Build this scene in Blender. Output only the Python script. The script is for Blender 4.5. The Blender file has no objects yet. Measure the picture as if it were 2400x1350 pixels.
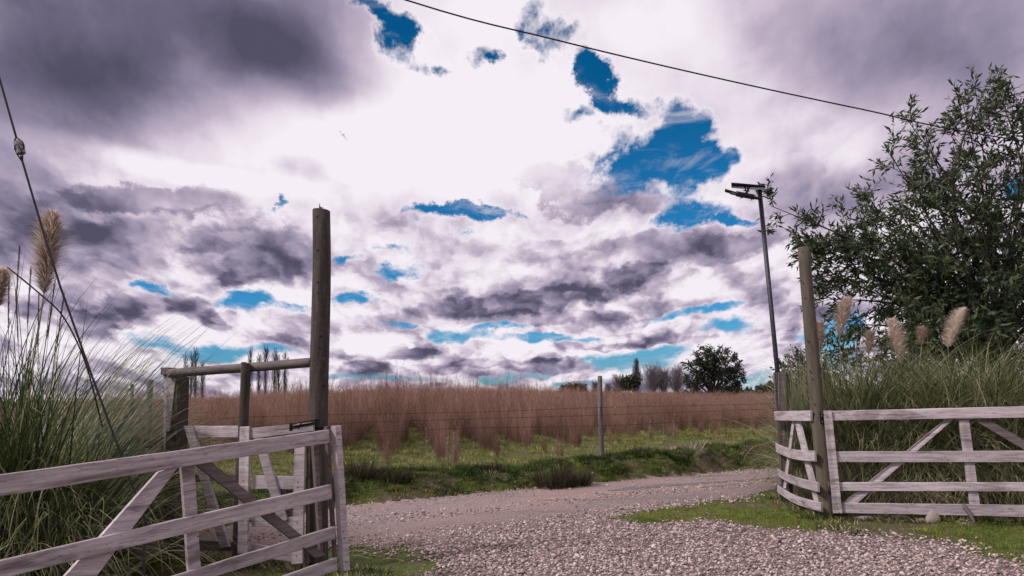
import bpy, math, random
import numpy as np
from mathutils import Vector, Matrix

# ------------------------------------------------------------------ scene, camera, sky, sun
scn = bpy.context.scene
COL = scn.collection
F, CXP, CYP = 1760.0, 1200.0, 675.0
PITCH, ROLL, EYE = math.radians(8.15), math.radians(1.25), 1.5
cp, sp_, cr, sr = math.cos(PITCH), math.sin(PITCH), math.cos(ROLL), math.sin(ROLL)
FW = Vector((0, cp, sp_)); R0 = Vector((1, 0, 0)); U0 = Vector((0, -sp_, cp))
RT = R0 * cr - U0 * sr
UP = U0 * cr + R0 * sr
EYEP = Vector((0, 0, EYE))


def ray(px, py):
    return (FW + RT * ((px - CXP) / F) + UP * ((CYP - py) / F))


def at(px, py, Y):
    d = ray(px, py)
    return EYEP + d * (Y / d.y)


def gnd(px, py, z=0.0):
    d = ray(px, py)
    return EYEP + d * ((z - EYE) / d.z)


cam_d = bpy.data.cameras.new('camera')
cam = bpy.data.objects.new('camera', cam_d)
COL.objects.link(cam)
M = Matrix((RT, UP, -FW)).transposed().to_4x4()
M.translation = EYEP
cam.matrix_world = M
cam_d.lens = 36 * F / 2400
cam_d.sensor_width = 36
cam_d.clip_start = 0.05
cam_d.clip_end = 5000
scn.camera = cam
scn.view_settings.view_transform = 'Standard'
scn.view_settings.look = 'None'
scn.view_settings.exposure = 0.16
scn.view_settings.gamma = 1.0
scn.view_settings.use_curve_mapping = False
scn.render.engine = 'CYCLES'
scn.cycles.max_bounces = 4
scn.cycles.diffuse_bounces = 2
scn.cycles.glossy_bounces = 2
scn.cycles.transmission_bounces = 3
scn.cycles.transparent_max_bounces = 6

SUN_EL, SUN_AZ = math.radians(46), math.radians(-112)      # azimuth measured from +Y towards +X
sd = bpy.data.lights.new('sun', 'SUN')
sd.energy = 3.6
sd.angle = math.radians(10)
sd.color = (1.0, 0.94, 0.92)
so = bpy.data.objects.new('sun', sd)
COL.objects.link(so)
sdir = Vector((math.sin(SUN_AZ) * math.cos(SUN_EL), math.cos(SUN_AZ) * math.cos(SUN_EL), math.sin(SUN_EL)))
so.rotation_euler = (-sdir).to_track_quat('-Z', 'Y').to_euler()


# ---- small node helpers
class NT:
    def __init__(s, tree):
        s.t = tree
        s.n = tree.nodes
        s.l = tree.links

    def put(s, sock, v):
        if v is None:
            return
        if isinstance(v, bpy.types.NodeSocket):
            s.l.new(v, sock)
        else:
            sock.default_value = v

    def math(s, op, a, b=None, c=None, clamp=False):
        n = s.n.new('ShaderNodeMath')
        n.operation = op
        n.use_clamp = clamp
        s.put(n.inputs[0], a)
        s.put(n.inputs[1], b)
        if c is not None:
            s.put(n.inputs[2], c)
        return n.outputs[0]

    def vmath(s, op, a, b=None, scale=None):
        n = s.n.new('ShaderNodeVectorMath')
        n.operation = op
        s.put(n.inputs[0], a)
        if b is not None:
            s.put(n.inputs[1], b)
        if scale is not None:
            s.put(n.inputs['Scale'], scale)
        return n.outputs[1] if op in ('LENGTH', 'DOT_PRODUCT') else n.outputs[0]

    def noise(s, vec, scale, detail=4, rough=0.55, dist=0.0, color=False):
        n = s.n.new('ShaderNodeTexNoise')
        s.put(n.inputs['Vector'], vec)
        n.inputs['Scale'].default_value = scale
        n.inputs['Detail'].default_value = detail
        n.inputs['Roughness'].default_value = rough
        n.inputs['Distortion'].default_value = dist
        return n.outputs['Color'] if color else n.outputs[0]

    def ramp(s, fac, stops, mode='LINEAR'):
        n = s.n.new('ShaderNodeValToRGB')
        n.color_ramp.interpolation = mode
        cr_ = n.color_ramp
        while len(cr_.elements) < len(stops):
            cr_.elements.new(0.5)
        for e, (p, c) in zip(cr_.elements, stops):
            e.position = p
            e.color = (*c, 1) if len(c) == 3 else c
        s.put(n.inputs[0], fac)
        return n.outputs[0]

    def mix(s, fac, a, b, mode='MIX'):
        n = s.n.new('ShaderNodeMix')
        n.data_type = 'RGBA'
        n.blend_type = mode
        s.put(n.inputs[0], fac)
        for k, v in ((6, a), (7, b)):
            if isinstance(v, tuple) and len(v) == 3:
                v = (*v, 1)
            s.put(n.inputs[k], v)
        return n.outputs[2]

    def rng(s, v, a, b, c=0.0, d=1.0, smooth=True):
        n = s.n.new('ShaderNodeMapRange')
        n.interpolation_type = 'SMOOTHSTEP' if smooth else 'LINEAR'
        s.put(n.inputs[0], v)
        for k, q in zip((1, 2, 3, 4), (a, b, c, d)):
            s.put(n.inputs[k], q)
        return n.outputs[0]

    def mapping(s, vec, scale=(1, 1, 1), loc=(0, 0, 0), rot=(0, 0, 0), kind='POINT'):
        n = s.n.new('ShaderNodeMapping')
        n.vector_type = kind
        s.put(n.inputs['Vector'], vec)
        n.inputs['Location'].default_value = loc
        n.inputs['Rotation'].default_value = rot
        n.inputs['Scale'].default_value = scale
        return n.outputs[0]


def lin(r, g, b):
    f = lambda c: (c / 255 / 12.92) if c <= 10 else (((c / 255) + 0.055) / 1.055) ** 2.4
    return (f(r), f(g), f(b))


def azel(px, py):
    d = ray(px, py).normalized()
    return math.atan2(d.x, d.y), math.asin(d.z)


def build_world():
    w = bpy.data.worlds.new('World')
    scn.world = w
    w.use_nodes = True
    w.node_tree.nodes.clear()
    T = NT(w.node_tree)
    tc = T.n.new('ShaderNodeTexCoord').outputs['Generated']
    nrm = T.vmath('NORMALIZE', tc)
    sx = T.n.new('ShaderNodeSeparateXYZ')
    T.l.new(nrm, sx.inputs[0])
    X, Y, Z = sx.outputs
    az = T.math('ARCTAN2', X, Y)
    el = T.math('ARCSINE', Z)
    # domain warp so that no edge is a smooth ellipse
    elp = T.math('MAXIMUM', el, -0.03)
    pz = T.math('ADD', T.math('MULTIPLY', elp, 1.0), 0.20)
    inv = T.math('DIVIDE', 1.0, pz)
    cc = T.n.new('ShaderNodeCombineXYZ')
    T.put(cc.inputs[0], T.math('MULTIPLY', az, T.math('ADD', 0.62, T.math('MULTIPLY', inv, 0.16))))
    T.put(cc.inputs[1], T.math('MULTIPLY', T.math('LOGARITHM', pz, 2.718), 0.52))
    T.put(cc.inputs[2], 0.0)
    P = cc.outputs[0]                       # cloud-layer coordinates, flattened towards the horizon
    w1 = T.vmath('SUBTRACT', T.noise(P, 3.2, 2, 0.5, color=True), (0.5, 0.5, 0.5))
    w2 = T.vmath('SUBTRACT', T.noise(P, 9.0, 6, 0.66, color=True), (0.5, 0.5, 0.5))
    ca = T.n.new('ShaderNodeCombineXYZ')
    T.put(ca.inputs[0], az)
    T.put(ca.inputs[1], el)
    A = ca.outputs[0]
    lowf = T.rng(el, 0.0, 0.30, 0.25, 1.0)
    A1 = T.vmath('ADD', A, T.vmath('MULTIPLY', T.vmath('SCALE', w1, scale=lowf), (0.16, 0.09, 0)))
    A2 = T.vmath('ADD', A1, T.vmath('MULTIPLY', T.vmath('SCALE', w2, scale=lowf), (0.19, 0.13, 0)))

    def blobs(vec, lst, base, k=1.0):
        acc = base
        for (cx, cy, rx, ry, rot, wt) in lst:
            a0, e0 = azel(cx, cy)
            a1, _ = azel(cx + 20, cy)
            _, e1 = azel(cx, cy - 20)
            ka, ke = abs(a1 - a0) / 20, abs(e1 - e0) / 20
            m = T.mapping(vec, (rx * ka * 1.25, ry * ke * 1.25, 1), (a0, e0, 0), (0, 0, math.radians(rot)), 'TEXTURE')
            g = T.n.new('ShaderNodeTexGradient')
            g.gradient_type = 'SPHERICAL'
            T.l.new(m, g.inputs[0])
            v = T.rng(g.outputs[1], 0.0, k)
            acc = T.math('MULTIPLY_ADD', v, wt, acc)
        return acc

    holes = HOLES
    shade = SHADE
    n_a = T.noise(P, 8.0, 5, 0.60, 0.3)
    n_b = T.noise(P, 2.3, 2, 0.55)
    n_h = T.noise(T.vmath('ADD', P, (3.3, 7.1, 0)), 7.5, 8, 0.64, 0.15)
    # relief: the same cloud noise read a little towards the zenith, so billows are bright above and grey below
    n_r = T.noise(P, 9.0, 4, 0.56)
    n_c = T.noise(T.vmath('ADD', P, (0.006, 0.035, 0.0)), 9.0, 4, 0.56)
    relief = T.math('SUBTRACT', n_r, n_c)
    H = blobs(A2, holes, 0.0, 0.9)
    low = T.rng(el, 0.02, 0.24, 1.0, 0.0)
    n_f = T.noise(T.vmath('ADD', P, (1.3, 4.1, 0)), 26.0, 5, 0.60)
    frac = T.math('ADD', T.math('MULTIPLY', T.math('SUBTRACT', n_h, 0.5), 2.7), T.math('MULTIPLY', T.math('SUBTRACT', n_f, 0.5), 1.5))
    hh = T.math('ADD', H, T.math('MULTIPLY', T.rng(H, 0.0, 0.25, 0.12, 1.0), frac))
    clear = T.rng(hh, 0.22, 0.98)
    veil = T.rng(T.noise(T.mapping(P, (1.0, 1.9, 1), rot=(0, 0, math.radians(25))), 9.0, 7, 0.66, 0.8), 0.50, 0.80, 0.0, 0.60)
    clear = T.math('MULTIPLY', clear, T.math('SUBTRACT', 1.0, veil))
    soft = T.rng(el, 0.08, 0.34, 1.0, 0.22)
    S = blobs(A1, shade, 0.80, 0.8)
    S = blobs(A2, PUFFS, S, 0.34)
    S = T.math('ADD', S, T.math('MULTIPLY', T.math('SUBTRACT', T.math('ADD', T.math('MULTIPLY', n_h, 1.3), T.math('MULTIPLY', n_a, 0.5)), 0.90), T.math('MULTIPLY', soft, 0.34)))
    S = T.math('ADD', S, T.math('MULTIPLY', T.math('SUBTRACT', n_b, 0.5), 0.30))
    S = T.math('ADD', S, T.math('MULTIPLY', relief, T.math('MULTIPLY', soft, 1.5)))
    S = T.math('ADD', S, T.math('MULTIPLY', T.rng(hh, 0.0, 0.4), 0.10))

    # billows: cauliflower heads, lit from above
    def billow(vec):
        q = T.n.new('ShaderNodeTexVoronoi')
        q.feature = 'F1'
        q.inputs['Scale'].default_value = 9.0
        q.inputs['Detail'].default_value = 3.0
        q.inputs['Roughness'].default_value = 0.62
        T.l.new(vec, q.inputs['Vector'])
        return q.outputs[0]
    Pw = T.vmath('ADD', P, T.vmath('MULTIPLY', w2, (0.10, 0.07, 0)))
    bil = T.math('SUBTRACT', billow(T.vmath('ADD', Pw, (0.008, 0.030, 0))), billow(Pw))
    S = T.math('ADD', S, T.math('MULTIPLY', bil, T.math('MULTIPLY', T.rng(el, 0.04, 0.36, 1.0, 0.10), 0.85)))
    cloud = T.ramp(S, [(0.0, lin(82, 78, 99)), (0.18, lin(106, 101, 124)), (0.40, lin(148, 139, 163)), (0.62, lin(188, 174, 193)),
                       (0.82, lin(226, 216, 228)), (1.0, lin(242, 234, 242))])
    sky = T.n.new('ShaderNodeTexSky')
    sky.sky_type = 'NISHITA'
    sky.sun_disc = False
    sky.sun_elevation = SUN_EL
    sky.sun_rotation = SUN_AZ
    sky.air_density = 1.0
    sky.dust_density = 0.4
    sky.ozone_density = 2.0
    tint = T.ramp(T.rng(el, 0.0, 0.42, smooth=False), [(0.0, (.30, .66, 1.1)), (0.35, (.12, .64, 1.0)), (1.0, (.016, .50, .78))])
    deep = T.mix(1.0, sky.outputs[0], tint, 'MULTIPLY')
    bg1 = T.n.new('ShaderNodeBackground')
    T.l.new(deep, bg1.inputs[0])
    bg1.inputs[1].default_value = 0.085
    bg2 = T.n.new('ShaderNodeBackground')
    T.l.new(cloud, bg2.inputs[0])
    bg2.inputs[1].default_value = 0.93
    mx = T.n.new('ShaderNodeMixShader')
    T.l.new(clear, mx.inputs[0])
    T.l.new(bg2.outputs[0], mx.inputs[1])
    T.l.new(bg1.outputs[0], mx.inputs[2])
    out = T.n.new('ShaderNodeOutputWorld')
    T.l.new(mx.outputs[0], out.inputs[0])
    w.cycles.sampling_method = 'MANUAL'
    w.cycles.sample_map_resolution = 512


# cloud layout: (photo x, photo y, radius x, radius y, rotation, weight)
HOLES = [
    (1560, 370, 150, 70, 15, .35),
    (1330, 90, 70, 40, 30, .75), (1420, 200, 60, 80, 25, .8), (1500, 250, 90, 40, -10, .7), (1480, 330, 90, 40, 0, .5), (1270, 30, 60, 40, 0, .5), (1100, 120, 90, 30, 0, .5),
    (940, 60, 60, 85, 20, 1.06), (860, 0, 80, 30, 0, 0.95), (1160, 130, 45, 22, 0, 0.61), (975, 150, 45, 24, 0, 0.55), (1290, 60, 60, 40, 0, 0.44),
    (1385, 170, 45, 75, 30, 1.11), (1440, 235, 70, 36, -20, 0.72), (1610, 260, 75, 60, 0, 1.06), (1590, 340, 110, 70, 20, 1.06), (1510, 410, 150, 60, 8, 1.11),
    (1650, 405, 90, 62, 0, 1.06), (1575, 465, 80, 40, 0, 0.61), (1590, 518, 150, 36, 8, 1.00), (1740, 512, 100, 18, 0, 0.83), (1390, 285, 60, 28, 0, 0.72),
    (1030, 487, 160, 26, 0, 1.11), (1100, 498, 60, 30, 0, 0.61), (930, 525, 70, 26, 0, 0.44), (1190, 488, 60, 14, 0, 0.55), (1060, 545, 60, 10, 0, 0.50), (900, 640, 75, 30, 12, 1.00), (805, 602, 60, 20, 0, 0.83), (820, 700, 60, 26, 0, 0.95), (890, 580, 40, 20, 0, 0.61),
    (330, 692, 80, 22, 0, 0.89), (590, 712, 90, 30, 0, 1.06), (700, 722, 50, 14, 0, 0.83), (1600, 738, 150, 20, 5, 1.06), (1700, 768, 90, 22, 0, 1.06),
    (1060, 788, 110, 22, 0, 1.06), (920, 765, 90, 10, 0, 0.83), (1180, 770, 90, 12, 0, 0.83), (1300, 795, 170, 13, 0, 0.95), (470, 840, 140, 34, 0, 1.11), (640, 830, 90, 22, 0, 0.95),
    (1500, 848, 150, 34, 0, 1.11), (1580, 815, 90, 22, 0, 0.95), (1240, 880, 90, 14, 0, 0.72), (900, 890, 170, 14, 0, 0.89), (1950, 800, 80, 80, 0, 0.95),
    (1120, 893, 100, 14, 0, 0.83), (1330, 905, 110, 16, 0, 0.95), (380, 890, 90, 26, 0, 0.72),
    (2395, 425, 60, 45, 0, 1.06), (655, 480, 26, 16, 0, 0.72), (330, 815, 90, 26, 0, 0.95), (1820, 900, 130, 40, 0, 0.72), (2300, 880, 90, 40, 0, 0.61), (820, 297, 16, 8, 0, 0.72),
]
SHADE = [
    (420, 70, 540, 170, 8, -.13), (120, 240, 330, 130, 25, -.16), (760, 170, 170, 60, -14, -.16), (2150, 150, 420, 200, 0, -.08),
    (330, 0, 760, 320, 4, -.50), (700, 140, 260, 110, -14, -.32), (60, 260, 420, 170, 18, -.30),
    (60, 480, 320, 130, 0, -.28), (180, 600, 260, 90, 0, -.28), (230, 760, 120, 50, 0, -.2), (700, 365, 85, 40, 0, -.30),
    (450, 395, 320, 40, -5, .35), (900, 300, 460, 200, 0, .35), (1250, 330, 320, 190, 0, .25), (1100, 60, 260, 120, 0, .2), (430, 655, 140, 24, 0, .3),
    (2150, 40, 560, 240, -12, -.34), (2400, 240, 330, 260, 0, -.16), (1930, 450, 270, 90, 0, -.26), (1750, 340, 130, 110, 0, .12), (1560, 60, 170, 110, 0, .2),
    (2200, 380, 200, 80, 0, -.10), (1900, 700, 150, 90, 0, -.2), (1700, 700, 150, 40, 0, .1), (1000, 800, 300, 30, 0, .12),
]
PUFFS = [   # crisper grey undersides of single clouds
    (330, 462, 200, 42, 4, -0.34), (480, 505, 120, 30, 10, -0.18), (610, 590, 150, 85, -6, -0.34), (560, 610, 120, 55, 0, -0.18), (250, 590, 230, 60, 0, -0.18), (480, 620, 60, 40, 30, .25),
    (440, 732, 85, 34, 0, -0.34), (520, 755, 60, 22, 0, -0.29), (240, 760, 70, 40, 0, -0.29), (100, 720, 90, 36, 0, -0.18), (420, 700, 60, 20, 0, .2),
    (1210, 708, 250, 34, 4, -0.43), (1100, 690, 90, 30, 0, -0.18), (1500, 655, 90, 30, -12, -0.31), (1320, 430, 130, 46, -22, -0.29), (1480, 470, 130, 26, -14, -0.17),
    (1560, 592, 250, 40, 2, -0.26), (1290, 570, 110, 36, 0, -0.21), (1700, 575, 120, 24, 0, -0.18), (1290, 750, 190, 18, 0, -0.29), (1380, 660, 110, 30, 0, -0.16),
    (930, 828, 84, 16, 0, -0.39), (980, 815, 40, 14, 0, -0.18), (850, 868, 64, 24, 0, -0.52), (1290, 858, 90, 18, 0, -0.42), (1240, 838, 60, 14, 0, -0.29), (1430, 862, 60, 16, 0, -0.42), (1400, 810, 100, 12, 0, -0.31),
    (1120, 850, 80, 12, 0, -0.29), (1640, 800, 60, 10, 0, -0.18), (1330, 906, 60, 9, 0, -0.38), (1010, 866, 70, 12, 0, -0.26), (700, 800, 60, 12, 0, -0.18), (1550, 790, 50, 12, 0, -0.18), (1760, 850, 60, 20, 0, -0.23),
    (560, 690, 60, 18, 0, .15), (1480, 760, 80, 14, 0, .2), (1560, 765, 50, 22, 0, .15), (900, 790, 90, 20, 0, .15), (1180, 810, 110, 18, 0, .15), (1360, 835, 70, 12, 0, .15),
]
build_world()

# ------------------------------------------------------------------ generic builders
RNG = random.Random(7)


def tag(o, label=None, cat=None, group=None, kind=None):
    if label:
        o['label'] = label
    if cat:
        o['category'] = cat
    if group:
        o['group'] = group
    if kind:
        o['kind'] = kind
    return o


def empty(name, loc, label, cat, group=None):
    o = bpy.data.objects.new(name, None)
    o.empty_display_size = 0.2
    COL.objects.link(o)
    o.location = loc
    return tag(o, label, cat, group)


class MB:
    """collects vertices and faces (world coordinates) for one mesh"""

    def __init__(s):
        s.v, s.f, s.uv, s.c = [], [], [], []
        s.n = 0

    def add(s, verts, faces, uvs=None, col=None):
        verts = np.asarray(verts, dtype=np.float64).reshape(-1, 3)
        s.v.append(verts)
        for f in faces:
            s.f.append([i + s.n for i in f])
        s.uv.append(np.zeros((len(verts), 2)) if uvs is None else np.asarray(uvs, dtype=np.float64))
        s.c.append(np.full(len(verts), 0.5) if col is None else (np.full(len(verts), col) if np.isscalar(col) else np.asarray(col)))
        s.n += len(verts)

    def build(s, name, material, parent=None, smooth=False, origin=None):
        V = np.concatenate(s.v)
        org = Vector((0, 0, 0))
        if parent is not None:
            org = Vector(parent['_org']) if '_org' in parent else world_loc(parent)
        elif origin is not None:
            org = Vector(origin)
        me = bpy.data.meshes.new(name)
        V = V - np.array(org)
        q = all(len(f) == 4 for f in s.f)
        me.from_pydata(V.tolist(), [], s.f) if not q else quick_mesh(me, V, np.array(s.f, dtype=np.int32))
        uvv = np.concatenate(s.uv)
        ul = me.uv_layers.new(name='UVMap')
        idx = np.empty(len(me.loops), dtype=np.int32)
        me.loops.foreach_get('vertex_index', idx)
        ul.data.foreach_set('uv', uvv[idx].astype(np.float32).ravel())
        at_ = me.attributes.new('tint', 'FLOAT', 'POINT')
        at_.data.foreach_set('value', np.concatenate(s.c).astype(np.float32))
        if smooth:
            me.polygons.foreach_set('use_smooth', [True] * len(me.polygons))
        me.materials.append(material)
        o = bpy.data.objects.new(name, me)
        COL.objects.link(o)
        if parent is not None:
            o.parent = parent
        else:
            o.location = org
        return o


def world_loc(o):
    p = Vector(o.location)
    while o.parent:
        o = o.parent
        p += Vector(o.location)
    return p


def quick_mesh(me, V, Fq):
    n = len(V)
    m, k = Fq.shape
    me.vertices.add(n)
    me.vertices.foreach_set('co', V.astype(np.float32).ravel())
    me.loops.add(m * k)
    me.loops.foreach_set('vertex_index', Fq.ravel())
    me.polygons.add(m)
    me.polygons.foreach_set('loop_start', np.arange(0, m * k, k, dtype=np.int32))
    me.polygons.foreach_set('loop_total', np.full(m, k, dtype=np.int32))
    me.update(calc_edges=True)
    me.validate()


# -------- numpy value noise
def _h(ix, iy, seed):
    n = (ix.astype(np.int64) * 374761393 + iy.astype(np.int64) * 668265263 + seed * 1442695041) & 0xFFFFFFFF
    n = ((n ^ (n >> 13)) * 1274126177) & 0xFFFFFFFF
    n = n ^ (n >> 16)
    return (n & 0xFFFFFF) / float(0xFFFFFF)


def vnoise(x, y, seed=0):
    x = np.asarray(x, float)
    y = np.asarray(y, float)
    ix, iy = np.floor(x), np.floor(y)
    fx, fy = x - ix, y - iy
    fx = fx * fx * (3 - 2 * fx)
    fy = fy * fy * (3 - 2 * fy)
    a, b = _h(ix, iy, seed), _h(ix + 1, iy, seed)
    c, d = _h(ix, iy + 1, seed), _h(ix + 1, iy + 1, seed)
    return (a * (1 - fx) + b * fx) * (1 - fy) + (c * (1 - fx) + d * fx) * fy


def fbm(x, y, seed=0, oct=4):
    s, a, t = 0, 1.0, 0
    for k in range(oct):
        s = s + a * vnoise(np.asarray(x) * 2 ** k, np.asarray(y) * 2 ** k, seed + k * 17)
        t += a
        a *= 0.5
    return s / t


def sstep(a, b, x):
    t = np.clip((np.asarray(x, float) - a) / (b - a), 0, 1)
    return t * t * (3 - 2 * t)


# ------------------------------------------------------------------ materials
def new_mat(name):
    m = bpy.data.materials.new(name)
    m.use_nodes = True
    m.node_tree.nodes.clear()
    T = NT(m.node_tree)
    b = T.n.new('ShaderNodeBsdfPrincipled')
    o = T.n.new('ShaderNodeOutputMaterial')
    T.l.new(b.outputs[0], o.inputs[0])
    b.inputs['Roughness'].default_value = 0.85
    b.inputs['Specular IOR Level'].default_value = 0.25
    return m, T, b


def bump(T, b, h, strength, dist=0.01):
    n = T.n.new('ShaderNodeBump')
    n.inputs['Strength'].default_value = strength
    n.inputs['Distance'].default_value = dist
    T.l.new(h, n.inputs['Height'])
    T.l.new(n.outputs[0], b.inputs['Normal'])


def attr(T, name='tint'):
    n = T.n.new('ShaderNodeAttribute')
    n.attribute_name = name
    return n.outputs['Fac']


def orand(T):
    return T.n.new('ShaderNodeObjectInfo').outputs['Random']


def wood_mat(name, stops, stain=(0.16, 0.13, 0.13), stain_amt=0.5, bumps=0.6, vary=0.35, across=38.0, lichen=None, crack=0.45):
    m, T, b = new_mat(name)
    uv = T.n.new('ShaderNodeUVMap').outputs[0]
    g = T.noise(T.mapping(uv, (2.2, across, 1)), 1.0, 7, 0.62, 0.4)
    g2 = T.noise(T.mapping(uv, (7.0, across * 3.2, 1)), 1.0, 4, 0.6)
    blot = T.noise(T.mapping(uv, (1.6, 9.0, 1)), 1.0, 5, 0.6, 0.6)
    fac = T.math('ADD', T.math('MULTIPLY', g, 0.7), T.math('MULTIPLY', g2, 0.3))
    c = T.ramp(fac, stops)
    st = T.rng(blot, 0.50, 0.74, 0.0, stain_amt)
    c = T.mix(st, c, stain)
    edge_ = T.noise(T.mapping(uv, (0.7, 3.0, 1), loc=(21, 5, 0)), 1.0, 7, 0.72, 0.8)
    c = T.mix(T.rng(edge_, 0.52, 0.66, 0.0, stain_amt * .75), c, T.ramp(fac, [(0.3, tuple(q * .75 for q in stain)), (0.7, tuple(min(1, q * 2.1) for q in stain))]))
    chip = T.rng(T.noise(T.mapping(uv, (14, 60, 1), loc=(2, 9, 0)), 1.0, 4, 0.7), 0.60, 0.66, 0.0, stain_amt * .8)
    c = T.mix(chip, c, tuple(q * .8 for q in stain))
    # checks and cracks along the grain
    cv = T.noise(T.mapping(uv, (1.1, across * 0.9, 1), loc=(3.1, 7.7, 0)), 1.0, 3, 0.5, 0.2)
    ck = T.math('SUBTRACT', 1.0, T.rng(T.math('ABSOLUTE', T.math('SUBTRACT', cv, 0.5)), 0.0, 0.014), clamp=True)
    gate = T.rng(T.noise(T.mapping(uv, (1.3, 5.0, 1), loc=(9, 2, 0)), 1.0, 2, 0.5), 0.5, 0.62)
    ck = T.math('MULTIPLY', ck, T.math('MULTIPLY', gate, crack))
    c = T.mix(ck, c, (0.03, 0.025, 0.025))
    # knots
    vo = T.n.new('ShaderNodeTexVoronoi')
    vo.inputs['Scale'].default_value = 1.0
    T.l.new(T.mapping(uv, (3.6, 11.0, 1), loc=(1.7, 4.2, 0)), vo.inputs[0])
    kn = T.math('SUBTRACT', 1.0, T.rng(vo.outputs[0], 0.04, 0.13), clamp=True)
    c = T.mix(T.math('MULTIPLY', kn, 0.45), c, (0.07, 0.055, 0.05))
    if lichen:
        geo = T.n.new('ShaderNodeNewGeometry').outputs['Position']
        lf = T.rng(T.noise(geo, 23.0, 5, 0.65), 0.56, 0.68, 0, 0.55)
        c = T.mix(lf, c, lichen)
    c = T.mix(1.0, c, T.ramp(orand(T), [(0, (1 - vary, 1 - vary, 1 - vary)), (1, (1, 1, 1))]), 'MULTIPLY')
    T.l.new(c, b.inputs['Base Color'])
    h = T.math('SUBTRACT', fac, ck)
    bump(T, b, h, bumps, 0.004)
    return m


M_PAINT = wood_mat('weathered_white_wood', [(0.26, (.085, .068, .070)), (0.38, (.29, .24, .25)), (0.52, (.45, .385, .40)), (0.75, (.66, .575, .60))],
                   stain=(.13, .10, .098), stain_amt=0.95, vary=0.25, bumps=1.0)
M_GREY = wood_mat('bare_and_shaded_grey_wood', [(0.25, (.04, .032, .032)), (0.45, (.12, .096, .093)), (0.62, (.205, .168, .165)), (0.8, (.30, .25, .25))],
                  stain=(.07, .055, .05), stain_amt=0.7, vary=0.2)
M_POST = wood_mat('treated_round_wood', [(0.25, (.014, .011, .009)), (0.45, (.042, .033, .028)), (0.62, (.080, .064, .057)), (0.8, (.16, .135, .122))],
                  stain=(.05, .038, .03), stain_amt=0.75, vary=0.12, across=20, crack=0.9, lichen=(.10, .10, .075))
M_POST2 = wood_mat('greenish_round_wood', [(0.25, (.040, .032, .024)), (0.45, (.078, .065, .048)), (0.62, (.118, .098, .076)), (0.8, (.18, .155, .125))],
                   stain=(.08, .07, .045), stain_amt=0.6, vary=0.1, across=16, crack=0.7, lichen=(.10, .11, .065))
M_DARKW = wood_mat('dark_split_wood', [(0.25, (.018, .014, .012)), (0.5, (.055, .042, .036)), (0.8, (.15, .115, .10))],
                   stain=(.02, .015, .012), stain_amt=0.7, vary=0.1, across=14)


def plain(name, col, rough=0.6, metal=0.0, n=0.2, scale=30):
    m, T, b = new_mat(name)
    geo = T.n.new('ShaderNodeTexCoord').outputs['Object']
    nz = T.noise(geo, scale, 4, 0.6)
    c = T.mix(T.rng(nz, 0.35, 0.7), tuple(x * (1 - n) for x in col), tuple(min(1, x * (1 + n)) for x in col))
    T.l.new(c, b.inputs['Base Color'])
    b.inputs['Roughness'].default_value = rough
    b.inputs['Metallic'].default_value = metal
    bump(T, b, nz, 0.15, 0.003)
    return m


M_METAL = plain('dark_painted_steel', (.045, .045, .055), 0.5, 0.3, 0.35)
M_BLACK = plain('black_cable', (.02, .02, .022), 0.6)
M_LATCH = plain('black_iron', (.015, .015, .016), 0.45, 0.5, 0.5)
M_HOLE = plain('hole_shadow', (.012, .010, .009), 0.95)
M_INSUL = plain('glazed_insulator', (.22, .21, .22), 0.35, 0, 0.35, 60)
M_PANEL = plain('solar_cells', (.02, .025, .05), 0.2)
M_RUST = plain('rusty_wire', (.07, .05, .045), 0.7, 0.3, 0.4)
M_RAG = plain('red_scrap', (.45, .12, .10), 0.8)


def leaf_mat(name, stops, trans=0.3, rough=0.6, spec=0.3, per_obj=0.0, noise_scale=0.0):
    m, T, b = new_mat(name)
    t = attr(T)
    if per_obj:
        t = T.math('ADD', t, T.math('MULTIPLY', T.math('SUBTRACT', orand(T), 0.5), per_obj))
    if noise_scale:
        geo = T.n.new('ShaderNodeNewGeometry').outputs['Position']
        t = T.math('ADD', t, T.math('MULTIPLY', T.math('SUBTRACT', T.noise(geo, noise_scale, 3, 0.6), 0.5), 0.9))
    c = T.ramp(t, stops)
    T.l.new(c, b.inputs['Base Color'])
    b.inputs['Roughness'].default_value = rough
    b.inputs['Specular IOR Level'].default_value = spec
    if trans:
        tr = T.n.new('ShaderNodeBsdfTranslucent')
        T.l.new(c, tr.inputs[0])
        mx = T.n.new('ShaderNodeMixShader')
        mx.inputs[0].default_value = trans
        T.l.new(b.outputs[0], mx.inputs[1])
        T.l.new(tr.outputs[0], mx.inputs[2])
        out = [n for n in T.n if n.type == 'OUTPUT_MATERIAL'][0]
        T.l.new(mx.outputs[0], out.inputs[0])
    return m


M_PAMPAS = leaf_mat('pampas_blades', [(0.0, (.020, .034, .013)), (0.3, (.055, .075, .028)), (0.5, (.12, .14, .055)), (0.72, (.25, .255, .12)), (1.0, (.48, .42, .26))], 0.3, 0.5, 0.4)
M_STRAW = leaf_mat('straw_blades', [(0.0, (.10, .11, .05)), (0.5, (.30, .25, .14)), (1.0, (.50, .40, .25))], 0.3)
M_PLUME = leaf_mat('plume_hairs', [(0.0, (.26, .19, .145)), (0.5, (.56, .44, .36)), (1.0, (.82, .71, .62))], 0.55, 0.8, 0.1)
M_SEED = leaf_mat('seed_head', [(0.0, (.07, .045, .05)), (1.0, (.22, .15, .15))], 0.2, 0.8, 0.1)
M_BRUSH = leaf_mat('dry_fern_twigs', [(0.0, (.065, .036, .028)), (0.4, (.185, .105, .080)), (0.75, (.31, .185, .145)), (1.0, (.46, .31, .24))], 0.3, 0.9, 0.05, 0.35, 0.25)
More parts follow.
